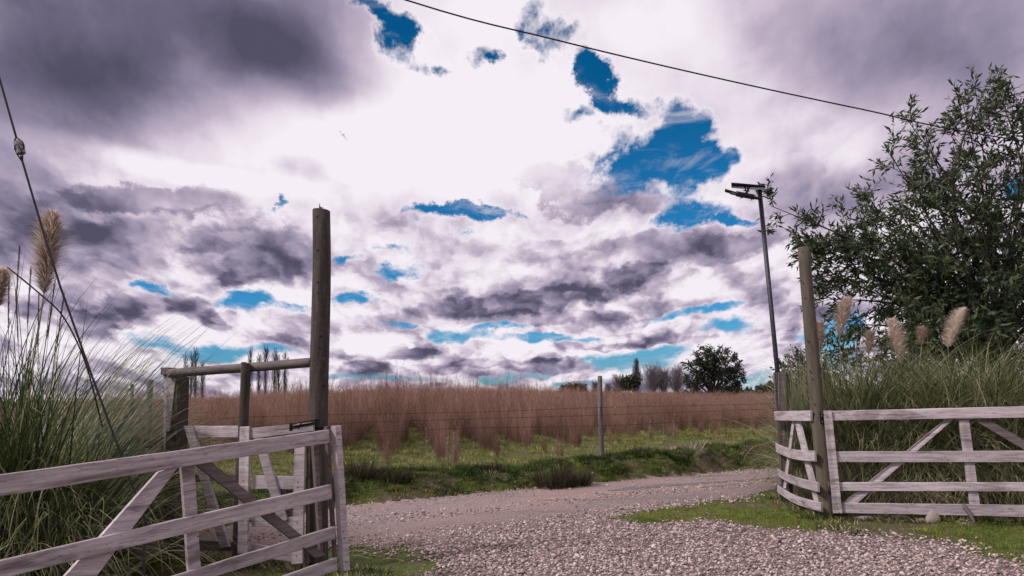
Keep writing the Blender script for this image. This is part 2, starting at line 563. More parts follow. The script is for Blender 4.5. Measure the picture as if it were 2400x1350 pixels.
M_GRASS = leaf_mat('short_grass', [(0.0, (.030, .052, .009)), (0.35, (.11, .155, .018)), (0.7, (.28, .295, .038)), (1.0, (.42, .36, .12))], 0.35, 0.6, 0.25, 0.5, 0.9)
M_BANK = leaf_mat('bank_dark_green', [(0.0, (.016, .030, .006)), (0.5, (.045, .080, .012)), (1.0, (.13, .17, .03))], 0.3, 0.6, 0.2, 0.5, 0.9)  # darker green ramp than the short grass, mostly on bank tufts
M_RUSH = leaf_mat('rush_blades', [(0.0, (.02, .018, .012)), (0.5, (.06, .05, .03)), (1.0, (.17, .13, .08))], 0.2, 0.8, 0.1)
M_WEED = leaf_mat('dry_weed', [(0.0, (.16, .12, .10)), (1.0, (.42, .36, .33))], 0.2, 0.8, 0.1)
M_LEAF = leaf_mat('tree_leaves', [(0.0, (.014, .026, .012)), (0.5, (.040, .064, .027)), (0.85, (.095, .115, .045)), (1.0, (.17, .165, .065))], 0.28, 0.5, 0.4, 0, 0.5)
M_LEAF2 = leaf_mat('far_evergreen_leaves', [(0.0, (.02, .03, .02)), (0.6, (.055, .07, .045)), (1.0, (.12, .13, .08))], 0.2, 0.7, 0.1)
M_BARK = plain('bark', (.05, .04, .035), 0.95, 0, 0.4, 14)
M_BARE = leaf_mat('hazed_bare_twigs', [(0.0, (.12, .10, .12)), (1.0, (.30, .26, .29))], 0.0, 0.9, 0.05)  # pale grey-mauve: distance haze painted into the twig colour
M_POPLAR = leaf_mat('poplar_twigs', [(0.0, (.05, .045, .055)), (1.0, (.13, .115, .13))], 0.0, 0.9, 0.05)


def ground_material():
    m, T, b = new_mat('earth_and_turf')
    geo = T.n.new('ShaderNodeNewGeometry').outputs['Position']
    a = T.noise(geo, 0.9, 6, 0.65)
    f = T.noise(geo, 14.0, 5, 0.7)
    green = T.ramp(f, [(0.25, (.022, .036, .008)), (0.5, (.065, .085, .014)), (0.75, (.15, .155, .03))])
    soil = T.ramp(f, [(0.25, (.045, .03, .022)), (0.7, (.13, .09, .07))])
    c = T.mix(T.rng(a, 0.46, 0.62, 0, 0.85), green, soil)
    T.l.new(c, b.inputs['Base Color'])
    bump(T, b, T.math('ADD', f, T.noise(geo, 60, 3, 0.7)), 0.8, 0.03)
    return m


def road_material():
    m, T, b = new_mat('packed_dirt_and_gravel')
    geo = T.n.new('ShaderNodeNewGeometry').outputs['Position']
    v = T.n.new('ShaderNodeTexVoronoi')
    v.inputs['Scale'].default_value = 42
    v.inputs['Randomness'].default_value = 1.0
    T.l.new(T.vmath('ADD', geo, T.vmath('SCALE', T.noise(geo, 25, 2, 0.5, color=True), scale=0.02)), v.inputs[0])
    stone = T.ramp(v.outputs[1], [(0.1, (.16, .12, .115)), (0.45, (.27, .21, .20)), (0.9, (.42, .35, .345))])
    edge = T.rng(v.outputs[0], 0.25, 0.75, 1.0, 0.35)
    stone = T.mix(1.0, stone, T.ramp(edge, [(0, (.25, .2, .2)), (1, (1, 1, 1))]), 'MULTIPLY')
    big = T.noise(geo, 0.7, 5, 0.6, 0.5)
    fine = T.noise(geo, 30, 6, 0.7)
    dirt = T.ramp(fine, [(0.25, (.15, .10, .09)), (0.5, (.265, .185, .168)), (0.75, (.38, .28, .26))])
    c = T.mix(T.rng(big, 0.38, 0.62, 0.15, 0.85), stone, dirt)
    lo = attr(T, 'loose')
    c = T.mix(T.math('MULTIPLY', lo, 0.62), c, T.ramp(fine, [(0.3, (.045, .034, .032)), (0.7, (.12, .092, .085))]))
    # worn lanes run along the road
    sx = T.n.new('ShaderNodeSeparateXYZ')
    T.l.new(geo, sx.inputs[0])
    wet = T.rng(T.noise(T.mapping(geo, (0.35, 1.6, 1), rot=(0, 0, math.radians(-38))), 1.0, 4, 0.6, 0.4), 0.52, 0.72, 0, 0.55)
    c = T.mix(wet, c, (.11, .08, .075))
    T.l.new(c, b.inputs['Base Color'])
    b.inputs['Roughness'].default_value = 0.9
    h = T.math('ADD', T.math('MULTIPLY', v.outputs[0], -0.6), fine)
    bump(T, b, h, 0.9, 0.02)
    return m


def stone_material(name, stops):
    m, T, b = new_mat(name)
    r = orand(T)
    tc = T.n.new('ShaderNodeTexCoord').outputs['Object']
    nz = T.noise(tc, 9.0, 5, 0.65)
    c = T.ramp(T.math('ADD', T.math('MULTIPLY', r, 0.8), T.math('MULTIPLY', nz, 0.2)), stops)
    T.l.new(c, b.inputs['Base Color'])
    b.inputs['Roughness'].default_value = 0.75
    bump(T, b, nz, 0.3, 0.01)
    return m


M_GROUND = ground_material()
M_ROAD = road_material()
M_PEBBLE = stone_material('river_pebbles', [(0.05, (.055, .044, .045)), (0.22, (.16, .115, .108)), (0.45, (.29, .212, .195)), (0.72, (.41, .315, .29)), (0.95, (.56, .475, .455))])
M_ROCK = stone_material('pale_rock', [(0.0, (.07, .055, .04)), (0.4, (.20, .165, .14)), (1.0, (.36, .31, .28))])


def water_material():
    m, T, b = new_mat('muddy_water')
    geo = T.n.new('ShaderNodeNewGeometry').outputs['Position']
    b.inputs['Base Color'].default_value = (.16, .13, .125, 1)
    b.inputs['Roughness'].default_value = 0.18
    b.inputs['Specular IOR Level'].default_value = 0.6
    bump(T, b, T.noise(geo, 11, 3, 0.6), 1.0, 0.08)
    return m


M_WATER = water_material()

# ------------------------------------------------------------------ terrain
EDGE_PX = [(300, 1262), (470, 1240), (611, 1222), (800, 1183), (1000, 1168), (1200, 1150), (1400, 1131), (1600, 1115), (1820, 1098)]
_E = [gnd(*p) for p in EDGE_PX]
EX = np.array([-60, -20] + [p.x for p in _E] + [12, 60])
_sl = (_E[-1].y - _E[-2].y) / (_E[-1].x - _E[-2].x)
_sl0 = (_E[3].y - _E[0].y) / (_E[3].x - _E[0].x)
EY = np.array([_E[0].y + _sl0 * (-60 - _E[0].x), _E[0].y + _sl0 * (-20 - _E[0].x)] + [p.y for p in _E] + [_E[-1].y + _sl * (12 - _E[-1].x), _E[-1].y + _sl * (60 - _E[-1].x)])


def yedge(x):
    return np.interp(x, EX, EY)


def height(x, y):
    x = np.asarray(x, float)
    y = np.asarray(y, float)
    s = y - yedge(x) - (fbm(x * 0.9, y * 0.9, 3) - 0.5) * 0.8
    h = sstep(-0.05, 0.50, s) * 0.21
    mound = sstep(0.0, 0.6, s) * (1 - sstep(1.0, 2.6, s))
    h = h + mound * (sstep(0.35, 0.72, fbm(x * 1.3 + 4, y * 1.6, 11, 3)) * (0.12 + 0.16 * sstep(1.6, 3.2, x)))
    h = h + sstep(1.0, 3.0, s) * (fbm(x * 1.5, y * 1.5, 21, 3) - 0.5) * 0.10
    near = 1 - sstep(-0.6, 0.0, s)
    h = h + near * (fbm(x * 0.8, y * 0.8, 31, 3) - 0.5) * 0.05
    far = sstep(60, 260, y)
    h = h + far * (fbm(x / 60, y / 60, 41, 3) - 0.5) * 1.2
    return h


def hz(x, y):
    return float(height(np.array([x]), np.array([y]))[0])


def W2(px, py):
    p = gnd(px, py)
    return (p.x, p.y)


VERGE = [W2(1395, 1219), W2(1500, 1203), W2(1640, 1185), W2(1828, 1150), (8, 12.6), (14, 14.5), (40, 24), (40, 3.5), (6.5, 5.8), W2(2400, 1312), W2(2200, 1278), W2(2000, 1252), W2(1800, 1240), W2(1620, 1226)]
PATCH = [W2(430, 1300), W2(600, 1293), W2(800, 1272), W2(930, 1280), W2(1010, 1305), W2(1000, 1335), (-1.0, 5.4), (-1.6, 3), (-3, -20), (-30, -20), (-30, 6.0), (-5.2, 7.2)]


def poly_sd(x, y, poly):
    """signed distance, positive inside"""
    x = np.asarray(x, float)
    y = np.asarray(y, float)
    d = np.full(x.shape, 1e9)
    ins = np.zeros(x.shape, bool)
    n = len(poly)
    for i in range(n):
        x0, y0 = poly[i]
        x1, y1 = poly[(i + 1) % n]
        dx, dy = x1 - x0, y1 - y0
        t = np.clip(((x - x0) * dx + (y - y0) * dy) / (dx * dx + dy * dy + 1e-9), 0, 1)
        d = np.minimum(d, np.hypot(x - x0 - t * dx, y - y0 - t * dy))
        c = ((y0 > y) != (y1 > y)) & (x < (x1 - x0) * (y - y0) / ((y1 - y0) if y1 != y0 else 1e-9) + x0)
        ins ^= c
    return np.where(ins, d, -d)


def gravel_mask(x, y):
    """> 0 where gravel lies, < 0 where turf lies (metres from the edge)"""
    n = (fbm(x * 1.3, y * 1.3, 51, 4) - 0.5) * 1.1
    g = yedge(x) - y + (fbm(x * 0.9, y * 0.9, 3) - 0.5) * 0.8
    return np.minimum(np.minimum(g + n * 0.15, -poly_sd(x, y, VERGE) + n * 0.8), -poly_sd(x, y, PATCH) + n * 0.8)


def axis(lo, hi, step, far_lo, far_hi, ratio=1.14):
    c = list(np.arange(lo, hi + 1e-6, step))
    d, p = step, hi
    while p < far_hi:
        d *= ratio
        p += d
        c.append(p)
    d, p = step, lo
    while p > far_lo:
        d *= ratio
        p -= d
        c.insert(0, p)
    return np.array(c)


def sheet(name, xs, ys, hf, material, mask=None, **kw):
    X, Y = np.meshgrid(xs, ys)
    Zz = hf(X, Y)
    V = np.stack([X, Y, Zz], -1).reshape(-1, 3)
    nx = len(xs)
    I, J = np.meshgrid(np.arange(nx - 1), np.arange(len(ys) - 1))
    a = (J * nx + I).ravel()
    Q = np.stack([a, a + 1, a + nx + 1, a + nx], -1)
    if mask is not None:
        mc = mask((X[:-1, :-1] + X[1:, 1:]).ravel() / 2, (Y[:-1, :-1] + Y[1:, 1:]).ravel() / 2) > 0
        Q = Q[mc]
        used, invx = np.unique(Q, return_inverse=True)
        V = V[used]
        Q = invx.reshape(Q.shape)
    me = bpy.data.meshes.new(name)
    quick_mesh(me, V, Q.astype(np.int32))
    me.polygons.foreach_set('use_smooth', [True] * len(me.polygons))
    me.materials.append(material)
    o = bpy.data.objects.new(name, me)
    COL.objects.link(o)
    return tag(o, **kw)


sheet('ground', axis(-9, 11, 0.09, -900, 900), axis(4, 22, 0.09, -60, 1800), height, M_GROUND, kind='structure')
sheet('gravel_road', np.arange(-24, 26, 0.1), np.arange(-6, 24, 0.1), lambda x, y: height(x, y) + 0.006, M_ROAD, mask=lambda x, y: gravel_mask(x, y), kind='structure')
rd_ = bpy.data.objects['gravel_road'].data
co_ = np.empty(len(rd_.vertices) * 3, np.float32)
rd_.vertices.foreach_get('co', co_)
co_ = co_.reshape(-1, 3)
rd_.attributes.new('loose', 'FLOAT', 'POINT').data.foreach_set('value', sstep(1.0, 5.2, yedge(co_[:, 0]) - co_[:, 1]).astype(np.float32))


def puddle():
    spots = [(1560, 1139, .8, .14), (1660, 1133, .9, .10), (1750, 1127, .9, .11), (1480, 1147, .5, .07), (1690, 1140, .4, .05)]
    def m(x, y):
        v = np.full(np.shape(x), -9.0)
        for (px, py, rx, ry) in spots:
            p = gnd(px, py)
            c, s = math.cos(.42), math.sin(.42)
            u = (x - p.x) * c + (y - p.y) * s
            w = -(x - p.x) * s + (y - p.y) * c
            v = np.maximum(v, 1 - np.hypot(u / rx, w / ry) + (fbm(x * 7, y * 7, 61, 3) - .5) * 1.1)
        return v
    sheet('puddle_water', np.arange(0.5, 6.5, 0.035), np.arange(10.5, 14.5, 0.03), lambda x, y: height(x, y) + 0.010, M_WATER, mask=m, kind='structure')


puddle()

# ------------------------------------------------------------------ wooden pieces
class Plane:
    """a vertical plane through two ground points; boards are laid out on it in metres"""

    def __init__(s, a, b):
        s.a = Vector((a[0], a[1], 0))
        s.d = Vector((b[0] - a[0], b[1] - a[1], 0)).normalized()
        s.n = Vector((s.d.y, -s.d.x, 0))
        if s.n.dot(EYEP - s.a) < 0:
            s.n = -s.n

    def uv(s, px, py):
        d = ray(px, py)
        t = (s.a - EYEP).dot(s.n) / d.dot(s.n)
        p = EYEP + d * t
        return ((p - s.a).dot(s.d), p.z)

    def P(s, u, z, off=0.0):
        return s.a + s.d * u + Vector((0, 0, z)) + s.n * off


def board(pl, corners, material, name, parent, off=0.0, th=0.024, seg=14, px=True, bend=0.0, rough=0.0022, sag=0.0):
    """corners: start-top, end-top, end-bottom, start-bottom"""
    c = [pl.uv(*q) if px else q for q in corners]
    L = math.hypot(c[1][0] - c[0][0], c[1][1] - c[0][1])
    Wd = math.hypot(c[3][0] - c[0][0], c[3][1] - c[0][1])
    vs, uvs, fs = [], [], []
    ou, ov = RNG.random() * 50, RNG.random() * 50
    rr = RNG.random() * 100
    for i in range(seg + 1):
        t = i / seg
        top = (c[0][0] + (c[1][0] - c[0][0]) * t, c[0][1] + (c[1][1] - c[0][1]) * t)
        bot = (c[3][0] + (c[2][0] - c[3][0]) * t, c[3][1] + (c[2][1] - c[3][1]) * t)
        j1 = (float(fbm(np.array([t * L * 9 + rr]), np.array([1.0]), 5, 3)[0]) - .5) * 2 * rough
        j2 = (float(fbm(np.array([t * L * 9 + rr]), np.array([8.0]), 6, 3)[0]) - .5) * 2 * rough
        warp = (float(vnoise(np.array([t * 2.1 + rr]), np.array([3.0]), 9)[0]) - .5) * 0.012
        bz = bend * math.sin(math.pi * t)
        ov_ = off + warp + sag * math.sin(math.pi * t)
        dz = (bot[0] - top[0], bot[1] - top[1])
        ln = math.hypot(*dz) or 1
        dz = (dz[0] / ln, dz[1] / ln)
        b_ = 0.003
        ring = [(top, +1, -th / 2), (top, b_, -th / 2 - 0), (top, b_, 0)]
        t1 = (top[0] + dz[0] * j1, top[1] + dz[1] * j1 + bz)
        t2 = (bot[0] + dz[0] * j2, bot[1] + dz[1] * j2 + bz)
        e = 0.004
        pts = [((t1[0] + dz[0] * e, t1[1] + dz[1] * e), th / 2), ((t2[0] - dz[0] * e, t2[1] - dz[1] * e), th / 2), (t2, th / 2 - e), (t2, -th / 2 + e),
               ((t2[0] - dz[0] * e, t2[1] - dz[1] * e), -th / 2), ((t1[0] + dz[0] * e, t1[1] + dz[1] * e), -th / 2), (t1, -th / 2 + e), (t1, th / 2 - e)]
        acc = [0.004, Wd - .004, Wd, Wd + th, Wd + th + .004, 2 * Wd + th, 2 * Wd + th + .004, 0.0]
        for (q, o_), a_ in zip(pts, acc):
            vs.append(pl.P(q[0], q[1], ov_ + o_))
            uvs.append((ou + t * L, ov + a_))
    k = 8
    for i in range(seg):
        for j in range(k):
            a, b2 = i * k + j, i * k + (j + 1) % k
            fs.append([a, b2, b2 + k, a + k])
    fs.append(list(range(k))[::-1])
    fs.append([seg * k + j for j in range(k)])
    mb = MB()
    mb.add(vs, fs, uvs)
    return mb.build(name, material, parent)


def log(p0, p1, r0, r1, material, name, parent, sides=22, seg=16, wob=0.012, slant=0.0, square=0.0, rough=0.03):
    p0, p1 = Vector(p0), Vector(p1)
    ax = (p1 - p0)
    L = ax.length
    ax.normalize()
    side = ax.cross(Vector((0, 1, 0)))
    if side.length < 0.1:
        side = ax.cross(Vector((1, 0, 0)))
    side.normalize()
    oth = ax.cross(side)
    vs, uvs, fs = [], [], []
    ou, sd_ = RNG.random() * 50, RNG.random() * 100
    rows = [(t / seg, 1.0) for t in range(seg + 1)]
    rows = [(0, .0001), (0, .93)] + [(0.004, 1.0)] + rows[1:-1] + [(1 - .008 / L, 1.0), (1, .90), (1, .0001)]
    for (t, sc_) in rows:
        c = p0 + ax * (L * t)
        wx = (float(vnoise(np.array([t * 2.3 + sd_]), np.array([0.]), 1)[0]) - .5) * 2 * wob
        wy = (float(vnoise(np.array([t * 2.3 + sd_]), np.array([5.]), 2)[0]) - .5) * 2 * wob
        c = c + side * wx + oth * wy
        r = r0 + (r1 - r0) * t
        for j in range(sides):
            a = 2 * math.pi * j / sides
            n_ = float(fbm(np.array([t * L * 1.2 + sd_]), np.array([j * 0.9 if j < sides / 2 else (sides - j) * 0.9 + .37]), 7, 3)[0]) - .5
            rr = r * (1 + rough * 2 * n_) * sc_
            if square:
                q = max(abs(math.cos(a)), abs(math.sin(a)))
                rr *= (1 - square) + square / q
            lift = ax * (slant * math.cos(a) * r if t >= 1 - .01 / L else 0)
            vs.append(c + side * (rr * math.cos(a)) + oth * (rr * math.sin(a)) + lift)
            uvs.append((ou + t * L, j / sides * 2 * math.pi * r0 if sc_ > .5 else 0))
    m = len(rows)
    for i in range(m - 1):
        for j in range(sides):
            a, b2 = i * sides + j, i * sides + (j + 1) % sides
            fs.append([a, b2, b2 + sides, a + sides])
    mb = MB()
    mb.add(vs, fs, uvs)
    o = mb.build(name, material, parent, smooth=True)
    return o


def tube(mb, pts, r, sides=6, col=None):
    pts = [Vector(p) for p in pts]
    vs, fs = [], []
    n = len(pts)
    for i, p in enumerate(pts):
        d = (pts[min(i + 1, n - 1)] - pts[max(i - 1, 0)]).normalized()
        s1 = d.cross(Vector((0, 0, 1)))
        if s1.length < .05:
            s1 = d.cross(Vector((1, 0, 0)))
        s1.normalize()
        s2 = d.cross(s1)
        rr = r[i] if isinstance(r, (list, tuple)) else r
        for j in range(sides):
            a = 2 * math.pi * j / sides
            vs.append(p + s1 * (rr * math.cos(a)) + s2 * (rr * math.sin(a)))
    for i in range(n - 1):
        for j in range(sides):
            a, b2 = i * sides + j, i * sides + (j + 1) % sides
            fs.append([a, b2, b2 + sides, a + sides])
    fs.append(list(range(sides))[::-1])
    fs.append([(n - 1) * sides + j for j in range(sides)])
    mb.add(vs, fs, None, col)


def box(mb, c, ax, ay, az, col=None):
    """box centred at c with half-axes"""
    c, ax, ay, az = Vector(c), Vector(ax), Vector(ay), Vector(az)
    vs = [c + ax * i + ay * j + az * k for i in (-1, 1) for j in (-1, 1) for k in (-1, 1)]
    mb.add(vs, [[0, 1, 3, 2], [4, 6, 7, 5], [0, 4, 5, 1], [2, 3, 7, 6], [0, 2, 6, 4], [1, 5, 7, 3]], None, col)


def disc_holes(parent, pts, r=0.008, name='bolt_hole'):
    for p in pts:
        mb = MB()
        d = (EYEP - p)
        d.z = 0
        d.normalize()
        tube(mb, [p - d * 0.02, p + d * 0.004], r, 8)
        mb.build(name, M_HOLE, parent)


# ---- left tall gatepost
def surf(px, py, Y, r):
    p = at(px, py, Y)
    d = (EYEP - p)
    d.z = 0
    d.normalize()
    return p + d * (r - 0.004)


LP_Y = 7.05
b0 = at(746, 1330, LP_Y)
b0.z = -0.05
t0 = at(752, 492, LP_Y)
e = empty('gatepost', (b0.x, b0.y, 0), 'tall brown round gatepost with a cracked pale top, behind the end of the near gate', 'gatepost')
log(b0, t0, 0.092, 0.084, M_POST, 'pole', e, slant=0.1)
disc_holes(e, [surf(744, 512, LP_Y, .085), surf(745, 590, LP_Y, .085), surf(745, 665, LP_Y, .085), surf(746, 690, LP_Y, .085), surf(752, 790, LP_Y, .088), surf(750, 818, LP_Y, .088), surf(760, 905, LP_Y, .09)], 0.009)
mb = MB()
pt = at(752, 490, LP_Y)
tube(mb, [pt + Vector((-.012, 0, -.02)), pt + Vector((-.01, 0, .03)), pt + Vector((-.016, 0, .045)), pt + Vector((-.008, 0, .055))], [.008, .007, .004, .003], 6)
tube(mb, [pt + Vector((-.012, 0, .015)), pt + Vector((.02, 0, .012))], .005, 6)
mb.build('iron_hook', M_LATCH, e)
# notch / dark iron band where the gate hangs
mb = MB()
for zz in (-.0,):
    c = at(752, 1000, LP_Y)
    pts = []
    for k in range(13):
        a = -math.pi + math.pi * k / 12
        pts.append(c + Vector((math.cos(a) * .094, math.sin(a) * .094, 0)))
    tube(mb, pts, .011, 6)
mb.build('iron_band', M_LATCH, e)

# ---- log frame beside it: short round post, split post, top log
fr = empty('log_frame', (at(566, 1300, 7.35).x, 7.35, 0), 'grey log frame of a thin and a split post under one long top log', 'frame')
mb0 = at(556, 1310, 7.3)
mb0.z = -0.03
log(mb0, at(578, 850, 7.3), 0.048, 0.045, M_POST, 'post', fr, sides=16, slant=.15)
l0, l1 = at(398, 874, 7.75), at(731, 847, 7.12)
log(l0, l1, 0.045, 0.046, M_GREY, 'top_log', fr, sides=18, wob=0.01)
q0 = at(414, 1292, 7.86)
q0.z = -0.03
pl = Plane((at(395, 1000, 7.86).x, 7.86), (at(440, 1000, 7.78).x, 7.78))
board(pl, [(396, 866), (404, 866), (402, 1300), (396, 1300)], M_PAINT, 'post_plank', fr, off=0.05, th=0.06, rough=.003)
board(pl, [(405, 880), (430, 884), (418, 1310), (400, 1310)], M_DARKW, 'split_post', fr, off=0.0, th=0.16, rough=.012)
board(pl, [(405, 884), (426, 884), (412, 1010), (405, 1010)], M_PAINT, 'split_face', fr, off=0.082, th=0.01, rough=.006)
board(pl, [(395, 862), (413, 862), (413, 879), (395, 879)], M_GREY, 'post_cap', fr, off=0.06, th=0.10)

# ---- small wicket gate and the panel beside it, behind the near gate
wk = Plane((at(572, 1100, 7.2).x, 7.2), (at(722, 1100, 6.98).x, 6.98))
wg = empty('wicket_gate', wk.P(0.3, 0), 'small pale wicket gate with a slanting brace, hung between the thin post and tall post', 'gate')
B = lambda c, n, off=0.0, m=M_PAINT, **k: board(wk, c, m, n, wg, off, **k)
B([(594, 1003), (740, 989), (740, 1010), (594, 1028)], 'rail', 0.03)
B([(594, 1114), (697, 1116), (697, 1147), (594, 1146)], 'rail', 0.0)
B([(592, 1211), (694, 1211), (694, 1236), (592, 1234)], 'rail', 0.0)
B([(590, 1275), (722, 1290), (722, 1322), (590, 1304)], 'rail', 0.0)
B([(572, 1000), (594, 999), (589, 1295), (567, 1295)], 'stile', 0.045)
B([(699, 1030), (722, 1028), (716, 1318), (692, 1320)], 'stile', 0.045)
B([(596, 1010), (616, 1008), (679, 1218), (657, 1224)], 'brace', 0.02)
B([(722, 1030), (731, 1030), (729, 1320), (719, 1322)], 'stile', 0.0, M_DARKW, th=.05)
B([(640, 1150), (662, 1150), (720, 1300), (700, 1310)], 'brace', -0.03, M_GREY)

pn = Plane((at(440, 1100, 7.7).x, 7.7), (at(560, 1100, 7.38).x, 7.38))
pg = empty('fence_panel', pn.P(0.3, 0), 'short pale board panel with a leaning upright, between the split and thin posts', 'fence panel')
B = lambda c, n, off=0.0, m=M_PAINT, **k: board(pn, c, m, n, pg, off, **k)
B([(446, 998), (560, 998), (560, 1026), (446, 1026)], 'rail', 0.0)
B([(446, 1112), (556, 1112), (556, 1130), (446, 1130)], 'rail', 0.0, M_GREY)
B([(400, 1262), (545, 1270), (545, 1292), (400, 1288)], 'rail', 0.0, M_GREY)
B([(438, 998), (458, 998), (545, 1280), (524, 1284)], 'brace', 0.03)
B([(340, 1030), (395, 1030), (395, 1050), (340, 1050)], 'rail', 0.0, M_GREY)

# ---- near gate
A_, B_ = at(792, 1200, 6.45), at(0, 1200, 4.15)
ng = Plane((B_.x, B_.y), (A_.x, A_.y))
g1 = empty('field_gate', ng.P(1.4, 0), 'large weathered white gate swung open in the left foreground, crossing the frame edge', 'gate', 'weathered white gates')
B = lambda c, n, off=0.0, m=M_PAINT, **k: board(ng, c, m, n, g1, off, **k)
ext = ng.uv(0, 1111)[0]


def rail_ext(tl, tr, br, bl, u0=-0.42):
    c = [ng.uv(*q) for q in (tl, tr, br, bl)]
    def ex(a, b):
        s = (b[1] - a[1]) / (b[0] - a[0])
        return (u0, a[1] + s * (u0 - a[0]))
    return [ex(c[0], c[1]), c[1], c[2], ex(c[3], c[2])]


for q in ([(0, 1111), (763, 1007), (764, 1038), (0, 1162)], [(0, 1309), (768, 1135), (769, 1169), (0, 1352)],
          [(396, 1349), (775, 1233), (776, 1263), (396, 1380)], [(655, 1350), (782, 1305), (783, 1336), (655, 1382)]):
    B(rail_ext(*q), 'rail', 0.03, px=False, seg=30)
B([(770, 998), (783, 997), (804, 1335), (790, 1337)], 'stile', 0.05, th=.05)
B([(761, 1000), (769, 999), (789, 1336), (783, 1337)], 'stile', 0.0, M_GREY, th=.03)
B([(422, 1080), (452, 1076), (468, 1330), (440, 1342)], 'stile', 0.0)
B([(371, 1106), (418, 1090), (222, 1352), (150, 1352)], 'brace', -0.002, M_PAINT)
B([(453, 1082), (492, 1078), (768, 1302), (742, 1308)], 'brace', -0.026, M_GREY)  # darker grey wood here paints in the shade on this brace
B([(743, 1040), (756, 1038), (768, 1300), (760, 1300)], 'stile', -0.055, M_GREY, th=.03)
st0 = ng.uv(0, 1200)[0]
board(ng, [(-0.50, 1.22), (-0.40, 1.22), (-0.40, 0.05), (-0.50, 0.05)], M_PAINT, 'stile', g1, 0.03, px=False)
# iron latch
mb = MB()
c0, c1 = at(682, 1001, 6.72), at(742, 990, 6.85)
dd = (c1 - c0)
up = Vector((0, 0, 1))
for k, (w_, o_) in enumerate(((.006, .022), (.006, -.016))):
    tube(mb, [c0 + up * o_, c0 + dd * .5 + up * (o_ + .004), c1 + up * o_], w_, 6)
box(mb, c0, (.012, 0, 0), (0, .01, 0), (0, 0, .034))
box(mb, c1 + Vector((.01, 0, 0)), (.022, 0, 0), (0, .012, 0), (0, 0, .03))
tube(mb, [c0 + dd * .3 + Vector((0, 0, -.03)), c0 + dd * .34 + Vector((0, -.03, .0)), c0 + dd * .5 + Vector((0, -.02, .03))], .006, 6)
tube(mb, [c0, c1], .009, 6)
mb.build('latch', M_LATCH, g1)


def nails(plane, pts, parent, off):
    for (px, py) in pts:
        u, z = plane.uv(px, py)
        mb = MB()
        p = plane.P(u, z, off)
        tube(mb, [p - plane.n * .004, p + plane.n * .003], .005, 6)
        mb.build('nail', M_RUST, parent)


nails(ng, [(776, 1015), (779, 1030), (781, 1145), (783, 1160), (788, 1245), (790, 1258), (796, 1315), (436, 1092), (446, 1255)], g1, 0.078)
nails(wk, [(580, 1010), (584, 1022), (580, 1125), (581, 1138), (578, 1220), (707, 1128), (706, 1140), (705, 1222), (703, 1300)], wg, 0.058)

# ---- right side: round post, square post, short panel, long gate
RP = gnd(1940, 1216)
rp = empty('gatepost', (RP.x, RP.y, 0), 'tall tan-green round gatepost with drilled holes, between short panel and long gate', 'gatepost')
tp = at(1883, 580, RP.y)
log(Vector((RP.x, RP.y, -.04)), tp, 0.088, 0.070, M_POST2, 'pole', rp, wob=0.008)
holes = [(1882, 593), (1878, 660), (1897, 645), (1888, 700), (1902, 720), (1893, 800), (1908, 775), (1898, 870), (1916, 840), (1925, 865), (1904, 888), (1910, 947), (1890, 618)]
disc_holes(rp, [surf(x, y, RP.y, .076) for x, y in holes], 0.0075)
mb = MB()
hc = at(1921, 978, RP.y) - Vector((0, .088, 0))
box(mb, hc, (.030, 0, 0), (0, .008, 0), (0, 0, .066))
tube(mb, [hc + Vector((.03, -.008, -.055)), hc + Vector((.03, -.008, .055))], .011, 8)
mb.build('hinge', M_LATCH, rp)
mb = MB()
for dx, dz in ((-.012, .05), (-.012, -.05), (-.014, .02)):
    p = hc + Vector((dx, -.009, dz))
    tube(mb, [p, p - Vector((0, .005, 0))], .006, 6)
mb.build('screw_head', M_INSUL, rp)['kind'] = 'stuff'
mb = MB()
hc = at(1938, 1140, RP.y) - Vector((0, .088, 0))
box(mb, hc, (.026, 0, 0), (0, .006, 0), (0, 0, .066))
mb.build('hinge', M_RUST, rp)

SQ = gnd(1838, 1166)
sq = empty('square_post', (SQ.x, SQ.y, 0), 'short thick split post with a flat top at the foot of the lamp pole', 'post')
plq = Plane((SQ.x - .1, SQ.y), (SQ.x + .12, SQ.y - .02))
board(plq, [(1821, 873), (1838, 872), (1846, 1170), (1828, 1170)], M_GREY, 'face_plank', sq, 0.07, th=.05, rough=.006)
board(plq, [(1836, 874), (1852, 876), (1856, 1170), (1846, 1170)], M_DARKW, 'split_log', sq, 0.0, th=.16, rough=.012)
board(plq, [(1815, 873), (1822, 873), (1828, 960), (1820, 960)], M_GREY, 'back_plank', sq, -.05, th=.04, rough=.006)
board(plq, [(1820, 950), (1840, 950), (1848, 1170), (1832, 1170)], M_DARKW, 'base_log', sq, 0.03, th=.10, rough=.01)

sp = Plane((SQ.x - .06, SQ.y - .1), (RP.x - .08, RP.y + .02))
sg = empty('side_panel', sp.P(.6, 0), 'short white panel of four bowed boards between the square post and round post', 'fence panel')
B = lambda c, n, off=0.0, m=M_PAINT, **k: board(sp, c, m, n, sg, off, **k)
B([(1822, 964), (1908, 962), (1908, 987), (1823, 985)], 'rail', 0.03, sag=.02)
B([(1824, 1039), (1918, 1056), (1919, 1082), (1826, 1059)], 'rail', 0.03, bend=-.03, sag=.03)
B([(1827, 1099), (1925, 1130), (1926, 1153), (1829, 1116)], 'rail', 0.03, bend=-.015, sag=.03)
B([(1829, 1137), (1933, 1178), (1933, 1200), (1830, 1154)], 'rail', 0.03, bend=-.03, sag=.03)
B([(1860, 986), (1866, 986), (1845, 1146), (1839, 1144)], 'brace', 0.0, th=.03)
B([(1864, 986), (1875, 986), (1921, 1178), (1911, 1176)], 'brace', 0.0, th=.03)
B([(1823, 1137), (1830, 1136), (1831, 1156), (1823, 1155)], 'block', 0.0, M_DARKW, th=.06)

